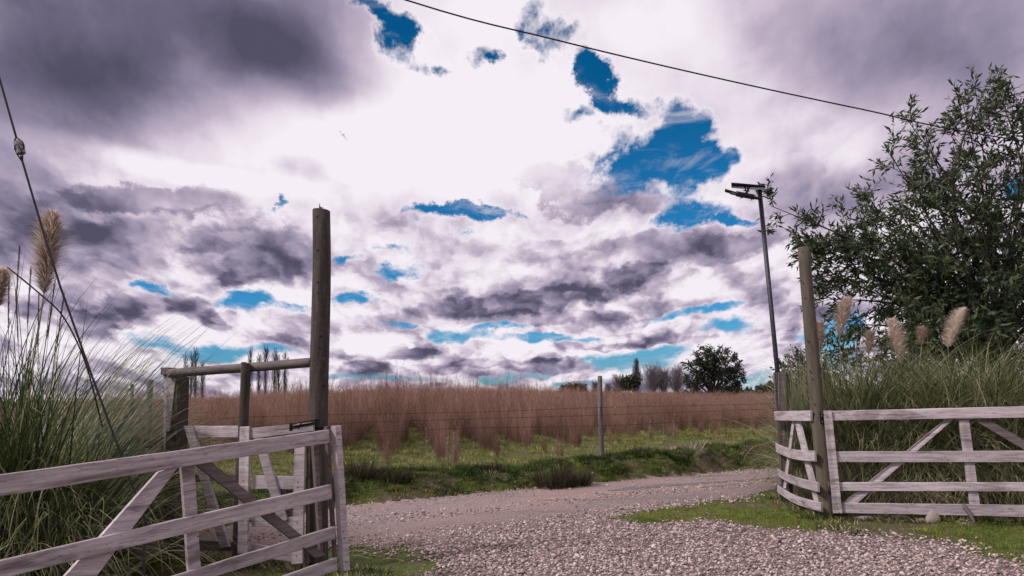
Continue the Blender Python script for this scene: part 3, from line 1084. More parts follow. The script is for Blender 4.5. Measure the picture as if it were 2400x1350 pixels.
GE = at(2400, 1200, RP.y - 0.62)
lg = Plane((RP.x + .06, RP.y - .07), (GE.x, GE.y))
g2 = empty('field_gate', lg.P(1.2, 0), 'large weathered white gate standing closed against pampas grass, right of the round post', 'gate', 'weathered white gates')
B = lambda c, n, off=0.0, m=M_PAINT, **k: board(lg, c, m, n, g2, off, **k)


def ext_r(q, u1=3.15):
    c = [lg.uv(*p) for p in q]
    def ex(a, b):
        s = (b[1] - a[1]) / (b[0] - a[0])
        return (u1, a[1] + s * (u1 - a[0]))
    return [c[0], ex(c[0], c[1]), ex(c[3], c[2]), c[3]]


for q in ([(1949, 963), (2400, 952), (2400, 979), (1951, 986)], [(1959, 1058), (2400, 1056), (2400, 1083), (1961, 1083)],
          [(1966, 1130), (2400, 1130), (2400, 1152), (1968, 1150)], [(1972, 1178), (2400, 1183), (2400, 1211), (1973, 1202)]):
    B(ext_r(q), 'rail', 0.012, px=False, seg=30)
B([(1929, 963), (1948, 962), (1973, 1202), (1952, 1202)], 'stile', 0.03, th=.04)
B([(2247, 982), (2271, 981), (2297, 1184), (2273, 1184)], 'stile', -0.014)
B([(2215, 984), (2238, 980), (2006, 1182), (1972, 1182)], 'brace', -0.018)
mid = lg.uv(2260, 985)[0]
zt, zb = lg.uv(2260, 985)[1], lg.uv(2285, 1183)[1]
board(lg, [(mid + .1, zt), (mid + .25, zt), (mid + 1.55, zb), (mid + 1.38, zb)], M_GREY, 'brace', g2, -0.018, px=False)
board(lg, [(3.05, zt + .1), (3.17, zt + .1), (3.17, zb - .12), (3.05, zb - .12)], M_PAINT, 'stile', g2, 0.036, px=False)
nails(lg, [(1938, 975), (1942, 1105), (1960, 1140), (1979, 1140), (1977, 974), (1962, 1190), (1977, 1072), (2262, 1068), (2270, 1140), (2212, 1070)], g2, 0.052)
# far end post of the long gate, just out of frame
pe = lg.P(3.3, 0, 0)
e = empty('gatepost', (pe.x, pe.y, 0), 'round end post of the long gate beyond the right frame edge', 'gatepost')
log((pe.x, pe.y, -.04), (pe.x - .03, pe.y, 1.7), 0.085, 0.075, M_POST2, 'pole', e)

# broken stick leaning on the bottom rail
mb = MB()
s0, s1 = at(2284, 1226, RP.y - .62), at(2257, 1180, RP.y - .50)
tube(mb, [s0, s0.lerp(s1, .4) + Vector((.01, 0, 0)), s0.lerp(s1, .8), s1], [.008, .024, .026, .010], 6)
o = mb.build('broken_stick', M_GREY, None, origin=(s0.x, s0.y, s0.z))
tag(o, 'short broken wooden stick leaning against the bottom rail of the right gate', 'stick')

# ------------------------------------------------------------------ solar street lamp
LPB = Vector((at(1850, 1150, SQ.y + .12).x, SQ.y + .12, 0))
lamp = empty('solar_street_lamp', LPB, 'slim dark street lamp with a solar panel above its head, standing behind the short post', 'street lamp')
ltop = at(1780, 445, LPB.y)
mb = MB()
ax = (ltop - LPB).normalized()
s1 = Vector((1, 0, 0))
cc_ = (LPB + ltop) / 2
box(mb, cc_, s1 * .026, Vector((0, .026, 0)), ax * ((ltop - LPB).length / 2))
mb.build('pole', M_METAL, lamp)
mb = MB()
a0, a1 = at(1784, 466, LPB.y), at(1745, 459, LPB.y - .15)
box(mb, (a0 + a1) / 2, (a1 - a0) / 2, Vector((.008, .028, 0)), Vector((0, 0, .018)))
mb.build('arm', M_METAL, lamp)
mb = MB()
h0, h1, h2 = at(1768, 462, LPB.y - .03), at(1725, 454, LPB.y - .2), at(1699, 446, LPB.y - .3)
mid_ = (h0 + h1) / 2
box(mb, mid_, (h1 - h0) / 2, Vector((.02, .075, 0)), Vector((0, 0, .022)))
box(mb, (h1 + h2) / 2, (h2 - h1) / 2, Vector((.015, .06, 0)), Vector((0, 0, .010)))
lh = mb.build('lamp_head', M_METAL, lamp)
mb = MB()
box(mb, (h0 + h2) / 2 - Vector((0, 0, .026)), (h2 - h0) * .33, Vector((.01, .05, 0)), Vector((0, 0, .003)))
mb.build('light_diffuser', M_INSUL, lamp)
mb = MB()
p0, p1 = at(1714, 434, LPB.y - .24), at(1793, 441, LPB.y + .05)
box(mb, (p0 + p1) / 2, (p1 - p0) / 2, Vector((.05, .17, .012)), Vector((0, 0, .007)))
mb.build('solar_panel', M_PANEL, lamp)
mb = MB()
for (x, y, x2, y2) in ((1745, 437, 1752, 459), (1757, 438, 1748, 460), (1752, 439, 1752, 448)):
    tube(mb, [at(x, y, LPB.y - .12), at(x2, y2, LPB.y - .12)], .010, 6)
tube(mb, [at(1742, 446, LPB.y - .12), at(1757, 448, LPB.y - .12)], .008, 6)
mb.build('bracket', M_METAL, lamp)

# ------------------------------------------------------------------ overhead cable, guy wire
mb = MB()
ctrl = [(945, -2, 9.0), (1297, 92, 9.6), (1650, 176, 10.2), (2020, 256, 10.8), (2400, 331, 11.4)]
P_ = [at(*c) for c in ctrl]
first = P_[0] + (P_[0] - P_[1]) * 2.2 + Vector((0, 0, .35))
last = P_[-1] + (P_[-1] - P_[-2]) * 3.5 + Vector((0, 0, .5))
P_ = [first] + P_ + [last]


def spline(pts, n):
    out = []
    for i in range(len(pts) - 1):
        p0 = pts[max(i - 1, 0)]
        p1, p2 = pts[i], pts[i + 1]
        p3 = pts[min(i + 2, len(pts) - 1)]
        for k in range(n):
            t = k / n
            out.append(0.5 * ((2 * p1) + (p2 - p0) * t + (2 * p0 - 5 * p1 + 4 * p2 - p3) * t * t + (3 * p1 - p0 - 3 * p2 + p3) * t ** 3))
    out.append(pts[-1])
    return out


tube(mb, spline(P_, 6), .0105, 6)
o = mb.build('overhead_cable', M_BLACK, None, origin=(0, 9, 5))
tag(o, 'single black overhead cable sagging across the top of the sky', 'cable')

GY = 5.6
gw = empty('guy_wire', (at(300, 1200, GY).x, GY, 0), 'dark guy wire with a strain insulator slanting down at the left edge', 'guy wire')
mb = MB()
top_ = at(0, 188, GY)
a_ = at(38, 322, GY)
tube(mb, [top_ + (top_ - a_) * 2.5, top_, a_], .008, 6)
b_ = at(49, 366, GY)
tube(mb, [b_, at(95, 522, GY), at(140, 668, GY), at(215, 880, GY), at(300, 1110, GY), at(345, 1230, GY)], .008, 6)
mb.build('wire', M_BLACK, gw)
mb = MB()
ic = at(46, 346, GY)
iax = (b_ - a_).normalized()
tube(mb, [ic - iax * .055, ic - iax * .05, ic - iax * .018, ic - iax * .014, ic + iax * .014, ic + iax * .018, ic + iax * .05, ic + iax * .055],
     [.022, .033, .034, .028, .028, .034, .033, .022], 12)
mb.build('strain_insulator', M_INSUL, gw)
mb = MB()
for sx_ in (-1, 1):
    tube(mb, spline([a_, ic - iax * .05 + Vector((sx_ * .03, 0, 0)), ic + Vector((sx_ * .036, -.0, 0)), ic + iax * .02 + Vector((sx_ * .03, -.02, 0))], 4), .006, 6)
    tube(mb, spline([b_ + iax * .05, ic + iax * .055 + Vector((sx_ * .022, -.02, 0)), ic + iax * .0 + Vector((sx_ * .015, -.035, 0))], 4), .005, 6)
mb.build('wire_loop', M_BLACK, gw)
mb = MB()
an = at(345, 1230, GY)
an.z = hz(an.x, an.y) - .02
tube(mb, [an, at(338, 1215, GY)], .012, 8)
mb.build('anchor_rod', M_RUST, gw)

# ------------------------------------------------------------------ grass and foliage generators (vectorised)
def ribbons(base, az, tilt0, tilt1, L, w, seg, rs, tint, curl=0.0, power=1.6, wbase=0.5):
    """curved tapering blades; returns V (n*(seg+1)*2,3), F, tint"""
    n = len(L)
    t = np.linspace(0, 1, seg + 1)
    tm = (t[:-1] + t[1:]) / 2
    ang = tilt0[:, None] + (tilt1 - tilt0)[:, None] * tm[None, :] ** power
    azs = az[:, None] + (rs.random(n) - .5)[:, None] * curl * tm[None, :]
    step = (L / seg)[:, None]
    dx = np.sin(ang) * np.cos(azs) * step
    dy = np.sin(ang) * np.sin(azs) * step
    dz = np.cos(ang) * step
    P = np.zeros((n, seg + 1, 3))
    P[:, 1:, 0] = np.cumsum(dx, 1)
    P[:, 1:, 1] = np.cumsum(dy, 1)
    P[:, 1:, 2] = np.cumsum(dz, 1)
    P += base[:, None, :]
    tw = az + math.pi / 2 + (rs.random(n) - .5) * 1.6
    side = np.stack([np.cos(tw), np.sin(tw), (rs.random(n) - .5) * .5], -1)
    prof = np.clip(np.minimum(wbase + t * 3, 1) * (1 - t ** 2.2) + 0.06, 0, 1)
    off = side[:, None, :] * (w[:, None] * prof[None, :])[:, :, None] * .5
    V = np.stack([P - off, P + off], 2).reshape(-1, 3)
    k = (seg + 1) * 2
    q = np.array([[2 * i, 2 * i + 1, 2 * i + 3, 2 * i + 2] for i in range(seg)])
    Fq = (np.arange(n)[:, None, None] * k + q[None]).reshape(-1, 4)
    return V, Fq, np.repeat(tint, k)


def cull(part, org, planes, seg, xmax=None, xmin=None):
    """presses blades back behind the boards they would push through"""
    V, Fq, c = part
    k = (seg + 1) * 2
    n = len(V) // k
    W = V.reshape(n, k, 3) + np.array(org)[None, None, :]
    rs_ = np.random.RandomState(n)
    gap_ = (.05 + .30 * rs_.random(n) ** 1.5)[:, None]
    for (pl_, u0, u1, zmax) in planes:
        for _ in range(2):
            d = (W - np.array(pl_.a)[None, None]) @ np.array(pl_.n)
            u = (W - np.array(pl_.a)[None, None]) @ np.array(pl_.d)
            over = np.where((u > u0) & (u < u1), np.maximum(d + gap_, 0), 0)
            W = W - over[:, :, None] * np.array(pl_.n)[None, None]
    W[:, :, 2] = np.maximum(W[:, :, 2], -.01)
    stp = np.linalg.norm(W[:, 2::2] - W[:, :-2:2], axis=2)
    Lm = np.linalg.norm(V.reshape(n, k, 3)[:, 2::2] - V.reshape(n, k, 3)[:, :-2:2], axis=2)
    wd_ = np.linalg.norm(W[:, 1::2] - W[:, ::2], axis=2).max(1)
    bad = (stp > Lm * 1.5 + .02).any(1) | (wd_ > .03)
    if xmax is not None:
        bad |= (W[:, :, 0].max(1) > xmax) & (rs_.random(n) < .96)
    if xmin is not None:
        bad |= (W[:, :, 0].min(1) < xmin) & (rs_.random(n) < .93)
    kp = np.where(~bad)[0]
    W = W[kp]
    Fq = (np.arange(len(kp))[:, None, None] * k + Fq[:seg][None]).reshape(-1, 4)
    c = c.reshape(n, k)[kp].ravel()
    return (W - np.array(org)[None, None, :]).reshape(-1, 3), Fq, c


def ribbon_obj(name, parts, material, parent=None, loc=(0, 0, 0), kids=None):
    V, Fq, C_ = [], [], []
    n = 0
    for (v, f, c) in parts:
        V.append(v)
        Fq.append(f + n)
        C_.append(c)
        n += len(v)
    V = np.concatenate(V)
    me = bpy.data.meshes.new(name)
    quick_mesh(me, V, np.concatenate(Fq).astype(np.int32))
    a = me.attributes.new('tint', 'FLOAT', 'POINT')
    a.data.foreach_set('value', np.concatenate(C_).astype(np.float32))
    me.materials.append(material)
    o = bpy.data.objects.new(name, me)
    COL.objects.link(o)
    o.location = loc
    if parent:
        o.parent = parent
    return o


def tussock(n, H, R, seed, spread=(0.05, 0.75), droop=(1.3, 2.6), width=(.006, .012), tint=(0.25, .22), lens=(0.75, 1.25), seg=9, curl=0.9, power=1.6):
    rs = np.random.RandomState(seed)
    az = rs.random(n) * 2 * math.pi
    rad = R * np.sqrt(rs.random(n))
    b = np.stack([rad * np.cos(az), rad * np.sin(az), np.zeros(n) - .02], -1)
    az2 = az + rs.normal(0, .5, n)
    u = rs.random(n) ** 0.8
    t0_ = spread[0] + (spread[1] - spread[0]) * u
    t1_ = droop[0] + (droop[1] - droop[0]) * rs.random(n) * (0.4 + .6 * u)
    L = H * (lens[0] + (lens[1] - lens[0]) * rs.random(n))
    w = width[0] + (width[1] - width[0]) * rs.random(n)
    c = np.clip(rs.normal(tint[0], tint[1], n), 0, 1)
    return ribbons(b, az2, t0_, t1_, L, w, seg, rs, c, curl=curl, power=power)


def plume(parent, base_w, head_px, size_px, lean, seed, tintc=0.5, fuzz=1.0):
    """head_px: (x, y_bottom, x_top, y_top, depth)"""
    xb, yb, xt, yt, D = head_px
    pb, pt_ = at(xb, yb, D), at(xt, yt, D)
    org = world_loc(parent)
    ax = pt_ - pb
    L = ax.length
    rs = np.random.RandomState(seed)
    n = int(3000 * fuzz)
    t = rs.random(n) ** 0.85
    axn = ax.normalized()
    base = np.array(pb - org)[None] + t[:, None] * np.array(ax)[None]
    az = rs.random(n) * 2 * math.pi
    W = size_px / F * D / 2
    prof = np.sin(np.pi * np.clip(t * .86 + .12, 0, 1)) ** .7
    L_ = (W * 1.5 * prof + .03) * (0.45 + .95 * rs.random(n) ** 1.5)
    lean_az = math.atan2(0.0, lean) if lean else 0
    az = np.where(rs.random(n) < .28, lean_az + rs.normal(0, .7, n), az)
    tl0 = .25 + rs.random(n) * .5
    V, Fq, C_ = ribbons(base, az, tl0, tl0 + .5 + rs.random(n) * .9, L_ * 1.25, np.full(n, .0055), 4, rs, np.clip(rs.normal(tintc, .25, n), 0, 1), curl=1.0)
    pl_ = ribbon_obj('plume', [(V, Fq, C_)], M_PLUME, parent)
    mb = MB()
    b = Vector(base_w)
    mid1 = b.lerp(pb, .5) + Vector(((b.x - pb.x) * .12, 0, .1))
    tube(mb, [p for p in spline([b, mid1, pb, pt_], 4)], [.006] * 8 + [.005, .004, .003, .002, .0015], 6, col=0.55)
    mb.build('stem', M_STRAW, parent)
    return pl_


def seedhead(parent, base_w, tip_px, D, seed, L=0.5):
    org = world_loc(parent)
    tip = at(tip_px[0], tip_px[1], D)
    b = Vector(base_w)
    rs = np.random.RandomState(seed)
    n = 260
    t = 1 - L / (tip - b).length * rs.random(n)
    base = np.array([list(b.lerp(tip, float(q)) - org) for q in t])
    V, Fq, C_ = ribbons(base, rs.random(n) * 6.28, np.full(n, .05), .2 + .3 * rs.random(n), .05 + .04 * rs.random(n), np.full(n, .004), 2, rs, rs.random(n))
    ribbon_obj('seed_head', [(V, Fq, C_)], M_SEED, parent)
    mb = MB()
    tube(mb, [b, b.lerp(tip, .5) + Vector((.01, 0, 0)), tip], [.004, .003, .0015], 5, col=.4)
    mb.build('stem', M_STRAW, parent)


# pampas clumps
def pampas(px, D, n, H, R, seed, label, planes, pale=.22, xmax=None, **kw):
    p = at(px, 1200, D)
    org = (p.x, D, 0)
    e_ = empty('pampas_grass', org, label, 'pampas grass', 'pampas grass clumps beside the gates')
    kw.setdefault('width', (.007, .014))
    parts = [cull(tussock(n, H, R, seed, **kw), org, planes, 9, xmax, (at(1815, 1000, 10.8).x if px > 1200 else None))]
    parts.append(cull(tussock(int(n * pale), H * .82, R * 1.2, seed + 1, spread=(.12, .95), droop=(2.2, 3.1), tint=(.80, .15), width=(.008, .013), curl=.35, power=1.25), org, planes, 9, xmax, (at(1815, 1000, 10.8).x if px > 1200 else None)))
    ribbon_obj('foliage', parts, M_PAMPAS, e_)
    return e_


LEFTP = [(ng, -3.0, 5.0, 9.0)]
RIGHTP = [(lg, -.25, 6.0, 1.35), (sp, -.1, 3.2, 1.5)]
L1 = pampas(20, 6.7, 6400, 2.7, .60, 101, 'tall dark pampas clump with one big upright plume at the left edge', LEFTP, .3, at(420, 1000, 6.7).x, spread=(.03, .78), droop=(1.0, 2.9), tint=(.30, .24), lens=(.45, 1.2), width=(.007, .015))
L2 = pampas(195, 7.5, 3400, 2.0, .42, 111, 'lower arching pampas clump right of the tall one, against the leaning panel', LEFTP, .5, at(385, 1000, 7.5).x, spread=(.1, .9), droop=(1.8, 2.9), tint=(.66, .2))
L3 = pampas(110, 6.1, 1700, 1.7, .45, 121, 'pale drooping pampas clump just behind the near gate rails', LEFTP, .5, at(440, 1000, 6.1).x, spread=(.15, .9), droop=(1.7, 2.9), tint=(.46, .26))
bl = world_loc(L1)
plume(L1, bl + Vector((.1, 0, .1)), (103, 690, 124, 505, 6.2), 50, -1, 131, .38, 1.6)
plume(L1, bl + Vector((-.2, 0, .1)), (-12, 730, 0, 640, 6.3), 40, 1, 132, .45)
for i, (x, y) in enumerate(((45, 588), (20, 650), (72, 640), (128, 668), (150, 700), (36, 690), (90, 700))):
    seedhead(L1, bl + Vector((.05 * i - .1, .1, .1)), (x, y), 6.4 + .1 * i, 140 + i)
mb = MB()
tube(mb, spline([at(240, 1000, 6.3), at(200, 850, 6.2), at(150, 745, 6.15), at(95, 690, 6.1), at(17, 626, 6.1)], 5), [.0065] * 16 + [.006, .007, .006, .006, .005], 6, col=.1)
mb.build('dead_stalk', M_RUSH, L1)

R1 = pampas(2000, 10.2, 4600, 2.45, .50, 201, 'pampas clump with two plumes right behind the tan round post', RIGHTP, .36, spread=(.03, .80), droop=(1.2, 2.9), width=(.007, .014), tint=(.50, .26))
R2 = pampas(2130, 10.1, 4800, 2.2, .55, 211, 'middle pampas clump behind the long gate, one plump plume', RIGHTP, .36, spread=(.03, .80), droop=(1.2, 2.9), width=(.007, .014), tint=(.50, .26))
R3 = pampas(2280, 9.9, 4800, 2.45, .55, 221, 'right-hand pampas clump behind the long gate, plume bent right', RIGHTP, .36, spread=(.03, .80), droop=(1.2, 2.9), width=(.007, .014), tint=(.50, .26))
R4 = pampas(2450, 9.8, 4600, 2.2, .55, 231, 'pampas clump at the right frame edge under the leafy tree', RIGHTP, .36, spread=(.03, .85), droop=(1.2, 2.9), width=(.007, .014), tint=(.50, .26))
R5 = pampas(1925, 11.9, 650, 1.7, .35, 241, 'straw-tipped pampas clump drooping left over the square post and road', RIGHTP, .5, spread=(.1, .9), droop=(2.0, 3.0), tint=(.72, .2))
r1, r2, r3, r5 = world_loc(R1), world_loc(R2), world_loc(R3), world_loc(R5)
plume(R1, r1 + Vector((-.05, 0, .1)), (1968, 790, 1986, 702, 9.6), 25, 1, 251, .55)
plume(R1, r1 + Vector((-.25, .1, .1)), (1922, 820, 1918, 760, 9.9), 20, 1, 252, .4)
plume(R2, r2 + Vector((-.05, 0, .1)), (2112, 850, 2088, 752, 9.5), 25, 1, 253, .85)
plume(R3, r3 + Vector((-.1, 0, .1)), (2222, 815, 2256, 728, 9.4), 24, 1, 254, .9)
plume(R2, r2 + Vector((-.35, 0, .1)), (2036, 832, 2042, 780, 10.0), 18, 1, 255, .35, .5)
plume(R2, r2 + Vector((.1, 0, .1)), (2160, 812, 2160, 770, 10.1), 14, 1, 256, .3, .5)
for i, (x, y) in enumerate(((1945, 820), (2010, 800), (2060, 800), (2020, 835), (2140, 820))):
    seedhead(R1 if x < 2030 else R2, (r1 if x < 2030 else r2) + Vector((.05 * i, .1, .1)), (x, y), 9.9, 260 + i, .35)

# ------------------------------------------------------------------ instancing (geometry nodes) for what nobody could count
def scatter(name, pts, rots, scls, idx, sources, label=None):
    me = bpy.data.meshes.new(name)
    me.vertices.add(len(pts))
    me.vertices.foreach_set('co', np.asarray(pts, np.float32).ravel())
    a = me.attributes.new('rot', 'FLOAT_VECTOR', 'POINT')
    a.data.foreach_set('vector', np.asarray(rots, np.float32).ravel())
    a = me.attributes.new('scl', 'FLOAT_VECTOR', 'POINT')
    a.data.foreach_set('vector', np.asarray(scls, np.float32).ravel())
    a = me.attributes.new('idx', 'INT', 'POINT')
    a.data.foreach_set('value', np.asarray(idx, np.int32))
    o = bpy.data.objects.new(name, me)
    COL.objects.link(o)
    g = bpy.data.node_groups.new(name + '_nodes', 'GeometryNodeTree')
    g.interface.new_socket('Geometry', in_out='INPUT', socket_type='NodeSocketGeometry')
    g.interface.new_socket('Geometry', in_out='OUTPUT', socket_type='NodeSocketGeometry')
    N, Lk = g.nodes, g.links
    gi, go = N.new('NodeGroupInput'), N.new('NodeGroupOutput')
    j = N.new('GeometryNodeJoinGeometry')
    for s_ in sources[::-1]:
        oi = N.new('GeometryNodeObjectInfo')
        oi.inputs['Object'].default_value = s_
        oi.inputs['As Instance'].default_value = True
        Lk.new(oi.outputs['Geometry'], j.inputs[0])
    iop = N.new('GeometryNodeInstanceOnPoints')
    iop.inputs['Pick Instance'].default_value = True
    def named(nm, ty):
        q = N.new('GeometryNodeInputNamedAttribute')
        q.data_type = ty
        q.inputs[0].default_value = nm
        return q.outputs[0]
    Lk.new(gi.outputs[0], iop.inputs['Points'])
    Lk.new(j.outputs[0], iop.inputs['Instance'])
    Lk.new(named('idx', 'INT'), iop.inputs['Instance Index'])
    e2r = N.new('FunctionNodeEulerToRotation')
    Lk.new(named('rot', 'FLOAT_VECTOR'), e2r.inputs[0])
    Lk.new(e2r.outputs[0], iop.inputs['Rotation'])
    Lk.new(named('scl', 'FLOAT_VECTOR'), iop.inputs['Scale'])
    Lk.new(iop.outputs[0], go.inputs[0])
    md = o.modifiers.new('scatter', 'NODES')
    md.node_group = g
    tag(o, label, None, None, 'stuff')
    return o


def stone_mesh(seed, flat=0.55, sub=2):
    import bmesh
    rs = np.random.RandomState(seed)
    bm = bmesh.new()
    bmesh.ops.create_icosphere(bm, subdivisions=sub, radius=1.0)
    k = rs.normal(0, 1, (6, 3))
    k /= np.linalg.norm(k, axis=1)[:, None]
    d = .55 + .3 * rs.random(6)
    el = np.array([1.0, .62 + .3 * rs.random(), flat * (.8 + .4 * rs.random())])
    for v in bm.verts:
        p = np.array(v.co)
        for kk, dd_ in zip(k, d):
            s = p @ kk - dd_
            if s > 0:
                p = p - kk * s * .75
        if sub > 2:
            p = p * (1 + .16 * (float(fbm(np.array([p[0] * 2.3 + p[2] * 1.7 + seed]), np.array([p[1] * 2.3 - p[2] * 1.3]), seed, 4)[0]) - .5) * 2)
        v.co = Vector(p * el)
    me = bpy.data.meshes.new('stone')
    bm.to_mesh(me)
    bm.free()
    me.polygons.foreach_set('use_smooth', [True] * len(me.polygons))
    return me


# stones one can point at (they are also what the gravel is made from)
STONES = [(1590, 1212, .030, 'round stone on the turf left of the square post, seen against moss'),
          (1450, 1290, .024, 'grey pebble lying proud of the gravel at the picture centre'),
          (1190, 1255, .028, 'dark flat pebble in the gravel below the two wheel tracks'),
          (870, 1225, .040, 'dark oval stone at the road edge beside the near gate end'),
          (1715, 1178, .045, 'small dark stone on the verge near the foot of the square post'),
          (2260, 1300, .026, 'pale pebble at the lower right of the mossy verge')]
stone_objs = []
for i, (x, y, r, lb) in enumerate(STONES):
    me = stone_mesh(300 + i)
    me.materials.append(M_PEBBLE)
    p = gnd(x, y)
    o = bpy.data.objects.new('stone', me)
    COL.objects.link(o)
    o.location = (p.x, p.y, hz(p.x, p.y) + r * .35)
    o.scale = (r, r, r)
    o.rotation_euler = (0, 0, i * 1.3)
    tag(o, lb, 'stone')
    stone_objs.append(o)


def rock(px, py, w, h, lb, seed, D=None):
    p = gnd(px, py)
    r = w / F * p.y / 2
    me = stone_mesh(seed, 1.0, 3)
    me.materials.append(M_ROCK)
    o = bpy.data.objects.new('rock', me)
    COL.objects.link(o)
    o.location = (p.x, p.y + r * .5, hz(p.x, p.y) + r * .02)
    o.scale = (r, r * .8, h / F * p.y * .9)
    tag(o, lb, 'rock')


rock(2037, 1220, 66, 20, 'wide pale rock under the right gate, nearest the round post', 401)
rock(2120, 1217, 50, 10, 'low flat rock under the right gate between two taller rocks', 402)
rock(2193, 1226, 34, 26, 'rounded pale rock under the right gate, left of the broken stick', 403)
rock(2165, 1224, 26, 12, 'small rock touching the rounded pale rock under the gate', 404)
rock(2262, 1231, 16, 8, 'tiny pale rock beside the foot of the broken stick', 405)


def in_view(x, y, m=1.5):
    return (np.abs(x) < y * 0.70 + m)


def gravel():
    rs = np.random.RandomState(5)
    n = 330000
    y = 5.2 + (16 - 5.2) * rs.random(n) ** 1.35
    x = (rs.random(n) * 2 - 1) * 12
    m = gravel_mask(x, y)
    big = fbm(x * 0.7, y * 0.7, 71, 4)
    # loose stones lie deep on the drive, thinly on the worn road
    ye = yedge(x)
    # centre line of the worn road strip
    rd = ye - y
    worn = np.exp(-((rd - 0.9) / 0.40) ** 2) + np.exp(-((rd - 2.5) / 0.36) ** 2)
    loose = sstep(0.8, 4.6, rd) * 0.75 + 0.32
    dens = np.clip(loose * (0.62 + 1.2 * (big - .42)) - worn * 0.8, 0.02, 1)
    edge = sstep(-0.35, 0.25, m)
    keep = (rs.random(n) < dens * edge) & in_view(x, y)
    x, y = x[keep], y[keep]
    k = len(x)
    r = (.0072 + .0135 * rs.random(k) ** 1.9)
    r *= np.where(rs.random(k) < .02, 1.7, 1)
    z = height(x, y) + .006 + r * .2
    pile = rs.random(k) < .3
    z += np.where(pile, r * .55, 0)
    s = np.stack([r, r, r], -1)
    rot = np.stack([rs.normal(0, .3, k), rs.normal(0, .3, k), rs.random(k) * 6.28], -1)
    scatter('gravel', np.stack([x, y, z], -1), rot, s, rs.randint(0, len(stone_objs), k), stone_objs, 'loose grey and pinkish river gravel over the drive')


gravel()


# ---- turf
def tuft(seed, n, H, R, spread=(.1, 1.0), droop=(.9, 1.9), w=(.003, .006), tint=(.4, .25), seg=3):
    return tussock(n, H, R, seed, spread, droop, w, tint, (.5, 1.3), seg)


def lay_tuft(px, py, seed, n, H, R, material, name, label, cat, group=None, z=None, loc=None, **kw):
    p = gnd(px, py) if loc is None else Vector(loc)
    o = ribbon_obj(name, [tuft(seed, n, H, R, **kw)], material, None, (p.x, p.y, hz(p.x, p.y)))
    tag(o, label, cat, group)
    return o


TU = [lay_tuft(0, 0, 500, 26, .055, .06, M_GRASS, 'grass_tuft', 'tiny tuft of grass on the mossy verge beside the round post foot', 'grass tuft', loc=(RP.x - .35, RP.y - .25, 0)),
      lay_tuft(0, 0, 501, 30, .075, .07, M_GRASS, 'grass_tuft', 'small tuft of grass under the right gate near its first rock', 'grass tuft', loc=(RP.x + .3, RP.y - .25, 0)),
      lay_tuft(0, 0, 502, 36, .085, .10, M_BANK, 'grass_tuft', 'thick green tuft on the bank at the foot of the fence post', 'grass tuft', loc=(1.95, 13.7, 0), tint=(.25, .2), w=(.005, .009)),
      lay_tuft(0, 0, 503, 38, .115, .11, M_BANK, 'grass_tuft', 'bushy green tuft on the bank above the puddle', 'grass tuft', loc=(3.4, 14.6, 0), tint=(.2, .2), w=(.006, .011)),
      lay_tuft(0, 0, 504, 30, .16, .12, M_RUSH, 'dry_tuft', 'thin dry brown tuft in the field by the foot of the wire fence post', 'grass tuft', loc=(2.3, 15.6, 0), tint=(.85, .2), w=(.005, .009)),
      lay_tuft(0, 0, 505, 34, .09, .10, M_STRAW, 'dry_tuft', 'flat straw tuft in the field behind the fence post', 'grass tuft', loc=(1.2, 15.9, 0), tint=(.4, .3), w=(.005, .009))]


